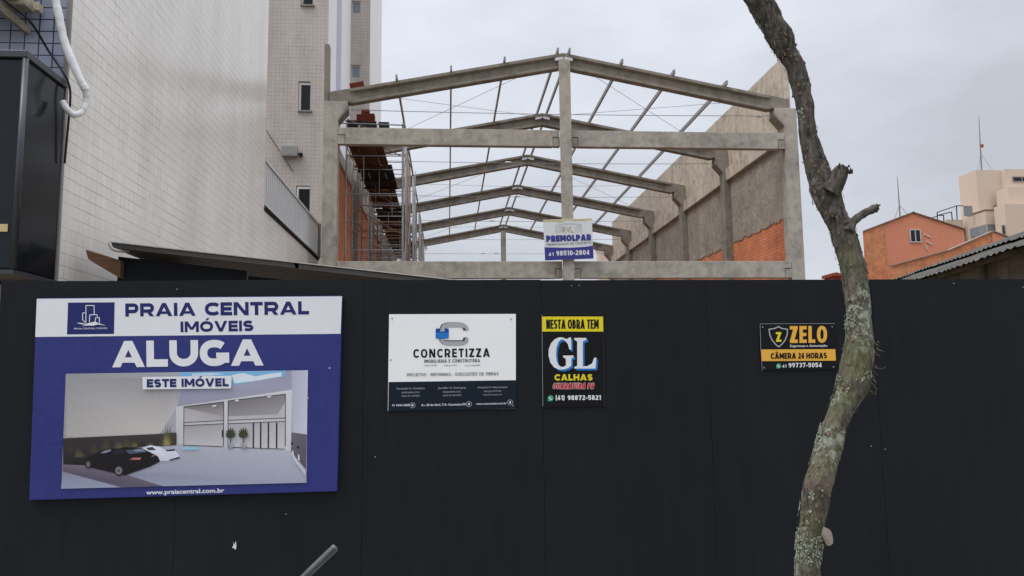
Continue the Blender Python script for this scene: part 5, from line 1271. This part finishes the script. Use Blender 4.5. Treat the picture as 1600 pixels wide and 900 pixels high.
limb([(1297, 300, 0), (1305, 285, -0.02), (1309, 272, -0.03), (1313, 264, -0.035)], [17, 14.5, 12.5, 9], 'broken_knot', 3)
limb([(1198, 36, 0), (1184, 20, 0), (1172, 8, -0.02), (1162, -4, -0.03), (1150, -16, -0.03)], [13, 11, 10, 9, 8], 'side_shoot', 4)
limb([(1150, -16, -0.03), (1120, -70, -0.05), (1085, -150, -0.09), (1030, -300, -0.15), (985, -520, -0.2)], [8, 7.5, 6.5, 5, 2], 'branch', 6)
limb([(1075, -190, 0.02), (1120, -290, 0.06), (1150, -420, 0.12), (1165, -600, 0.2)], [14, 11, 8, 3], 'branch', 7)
# sawn stub that points towards the street
def ellipse_cut(px, py, rx, ry, tilt, dist, frm):
    c = on_y(px, py, YTREE - dist); ring = []; ring2 = []
    base = on_y(frm[0], frm[1], YTREE + 0.02)
    for k in range(26):
        t = 2 * math.pi * k / 26; wv = 1 + 0.07 * math.sin(3 * t + 1) + 0.05 * math.sin(5 * t)
        x, z = rx * math.cos(t) * wv, ry * math.sin(t) * wv
        x, z = x * math.cos(tilt) - z * math.sin(tilt), x * math.sin(tilt) + z * math.cos(tilt)
        ring.append(c + Vector((x * 0.0027, 0.004 * math.sin(2 * t), z * 0.0027))); ring2.append(base + Vector((x * 0.0027 * 0.7, 0, z * 0.0027)))
    return ring, ring2
r1, r2 = ellipse_cut(1292.5, 837.5, 8.2, 15.5, 0.33, 0.10, (1262, 842))
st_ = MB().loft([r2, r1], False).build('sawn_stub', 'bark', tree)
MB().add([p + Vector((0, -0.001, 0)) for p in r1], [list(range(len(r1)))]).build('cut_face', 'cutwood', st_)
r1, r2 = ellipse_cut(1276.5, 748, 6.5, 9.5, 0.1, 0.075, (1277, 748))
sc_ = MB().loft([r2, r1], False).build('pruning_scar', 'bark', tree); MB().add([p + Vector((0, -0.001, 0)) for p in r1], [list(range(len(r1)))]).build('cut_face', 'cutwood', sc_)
# splintered wood on the broken knot
spl = MB(); rn = random.Random(5)
for k in range(18):
    b0 = on_y(rn.uniform(1301, 1323), rn.uniform(266, 276), YTREE) + Vector((0, rn.uniform(-0.07, 0.0), 0))
    d = Vector((rn.uniform(-0.3, 0.3), rn.uniform(-0.3, 0.3), 1)).normalized() * rn.uniform(0.01, 0.028)
    spl.tube([b0, b0 + d * 0.6, b0 + d], [0.007, 0.004, 0.0008], 5)
for k in range(14):
    b0 = on_y(rn.uniform(1361, 1366), rn.uniform(321, 333), YTREE) + Vector((0, rn.uniform(-0.05, -0.01), 0))
    d = Vector((1, rn.uniform(-0.4, 0.4), rn.uniform(-0.1, 0.6))).normalized() * rn.uniform(0.006, 0.016)
    spl.tube([b0, b0 + d * 0.6, b0 + d], [0.006, 0.004, 0.001], 5)
spl.build('splinters', 'darkbark', tree)
# lichen rosettes and loose bark stand off the trunk
lic = MB(); rn = random.Random(11); NC = len(fine_c)
tries = 0
while len(lic.f) < 9 * 900 and tries < 40000:
    tries += 1
    i = rn.randrange(80, NC - 50); p = fine_c[i]; r_ = fine_r[i]
    d = (fine_c[i + 1] - fine_c[i - 1]).normalized(); u = d.cross(Vector((0, 1, 0))).normalized(); v = u.cross(d)
    t = rn.uniform(0, 2 * math.pi); e_ = u * math.cos(t) + v * math.sin(t); tn = d.cross(e_)
    q0 = p + e_ * r_
    # growths come in colonies, with bare bark between
    dens = noise.noise(q0 * 5.0) + 0.7 * noise.noise(q0 * 14.0) + (0.25 if t > math.pi * 0.75 and t < math.pi * 1.3 else 0.0)
    if dens < 0.42 or (p.z > 2.45 and dens < 0.62): continue
    c = q0 + e_ * 0.0015; s_ = rn.uniform(0.0018, 0.0052) * (1.5 if rn.random() < 0.1 else 1); n = 9; ring = []
    for j in range(n):
        a = 2 * math.pi * j / n; q = s_ * rn.uniform(0.4, 1.25)
        ring.append(c + tn * math.cos(a) * q + d * math.sin(a) * q * 1.3 + e_ * rn.uniform(0.0, 0.0045))
    o = len(lic.v); lic.v += ring + [c + e_ * 0.0022]; lic.f += [[o + j, o + (j + 1) % n, o + n] for j in range(n)]
lo = lic.build('lichen', 'lichen', tree); lo['kind'] = 'stuff'
fl_ = MB()
for k in range(520):
    i = rn.randrange(84, NC - 70); p = fine_c[i]; r_ = fine_r[i]
    d = (fine_c[i + 1] - fine_c[i - 1]).normalized(); u = d.cross(Vector((0, 1, 0))).normalized(); v = u.cross(d)
    t = rn.uniform(0, 2 * math.pi); e_ = u * math.cos(t) + v * math.sin(t); tn = d.cross(e_)
    c = p + e_ * (r_ + 0.001); l = rn.uniform(0.006, 0.02); w_ = rn.uniform(0.003, 0.008)
    fl_.add([c - tn * w_, c + tn * w_, c + tn * w_ * 0.7 + d * l + e_ * rn.uniform(0.001, 0.006), c - tn * w_ * 0.7 + d * l + e_ * rn.uniform(0.001, 0.006)], [(0, 1, 2, 3)])
fl_.build('bark_flakes', 'shred', tree)['kind'] = 'stuff'
sd_ = MB()
for k in range(46):
    yy = rn.uniform(520, 612); xx = 1361 - max(0, (yy - 575)) * 0.12 + rn.uniform(-14, 2)
    b0 = on_y(xx, yy, YTREE) + Vector((0, rn.uniform(-0.05, 0.03), 0))
    d = Vector((rn.uniform(0.0, 0.7), rn.uniform(-0.5, 0.1), rn.uniform(-1, -0.2))).normalized() * rn.uniform(0.012, 0.045)
    w_ = rn.uniform(0.002, 0.006); s_ = Vector((w_ * 0.6, 0, w_ * 0.5)); bend = Vector((rn.uniform(-0.01, 0.015), rn.uniform(-0.01, 0.01), 0))
    sd_.add([b0 - s_, b0 + s_, b0 + d * 0.5 + bend + s_ * 0.8, b0 + d * 0.5 + bend - s_ * 0.8, b0 + d + s_ * 0.2, b0 + d - s_ * 0.2], [(0, 1, 2, 3), (3, 2, 4, 5)])
sd_.build('loose_bark', 'shred', tree)['kind'] = 'stuff'
tw_ = MB()
for pts in ([(1207, 62), (1209, 78), (1214, 84), (1212, 92)], [(1211, 80), (1214, 86), (1217, 93)], [(1366, 576), (1374, 577), (1380, 574)], [(1360, 600), (1366, 608), (1364, 616)]):
    tw_.tube([on_y(x, y, YTREE) + Vector((0, -0.02, 0)) for x, y in pts], 0.0028, 5)
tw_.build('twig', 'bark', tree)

# ------------------------------------------------------------------ leaning rod in the foreground
YR = 2.0
rp = [on_y(525, 854.5, YR), on_y(519, 860, YR), on_y(500, 878, YR), on_y(474, 903, YR), on_y(440, 936, YR), on_y(400, 985, YR)]
rp.append(Vector((rp[-1].x - 0.12, YR, 0.55))); rp.append(Vector((rp[-1].x - 0.03, YR, 0.09)))
rd = MB().tube(crv(rp[:], 5), [0.0055, 0.0085] + [0.0098] * 6 + [0.0094] * 6 + [0.0088] * 22, 14)
tag(rd.build('metal_rod', 'pole', smooth=True), 'grey round-tipped metal rod leaning up at the bottom edge of the photo', 'rod')
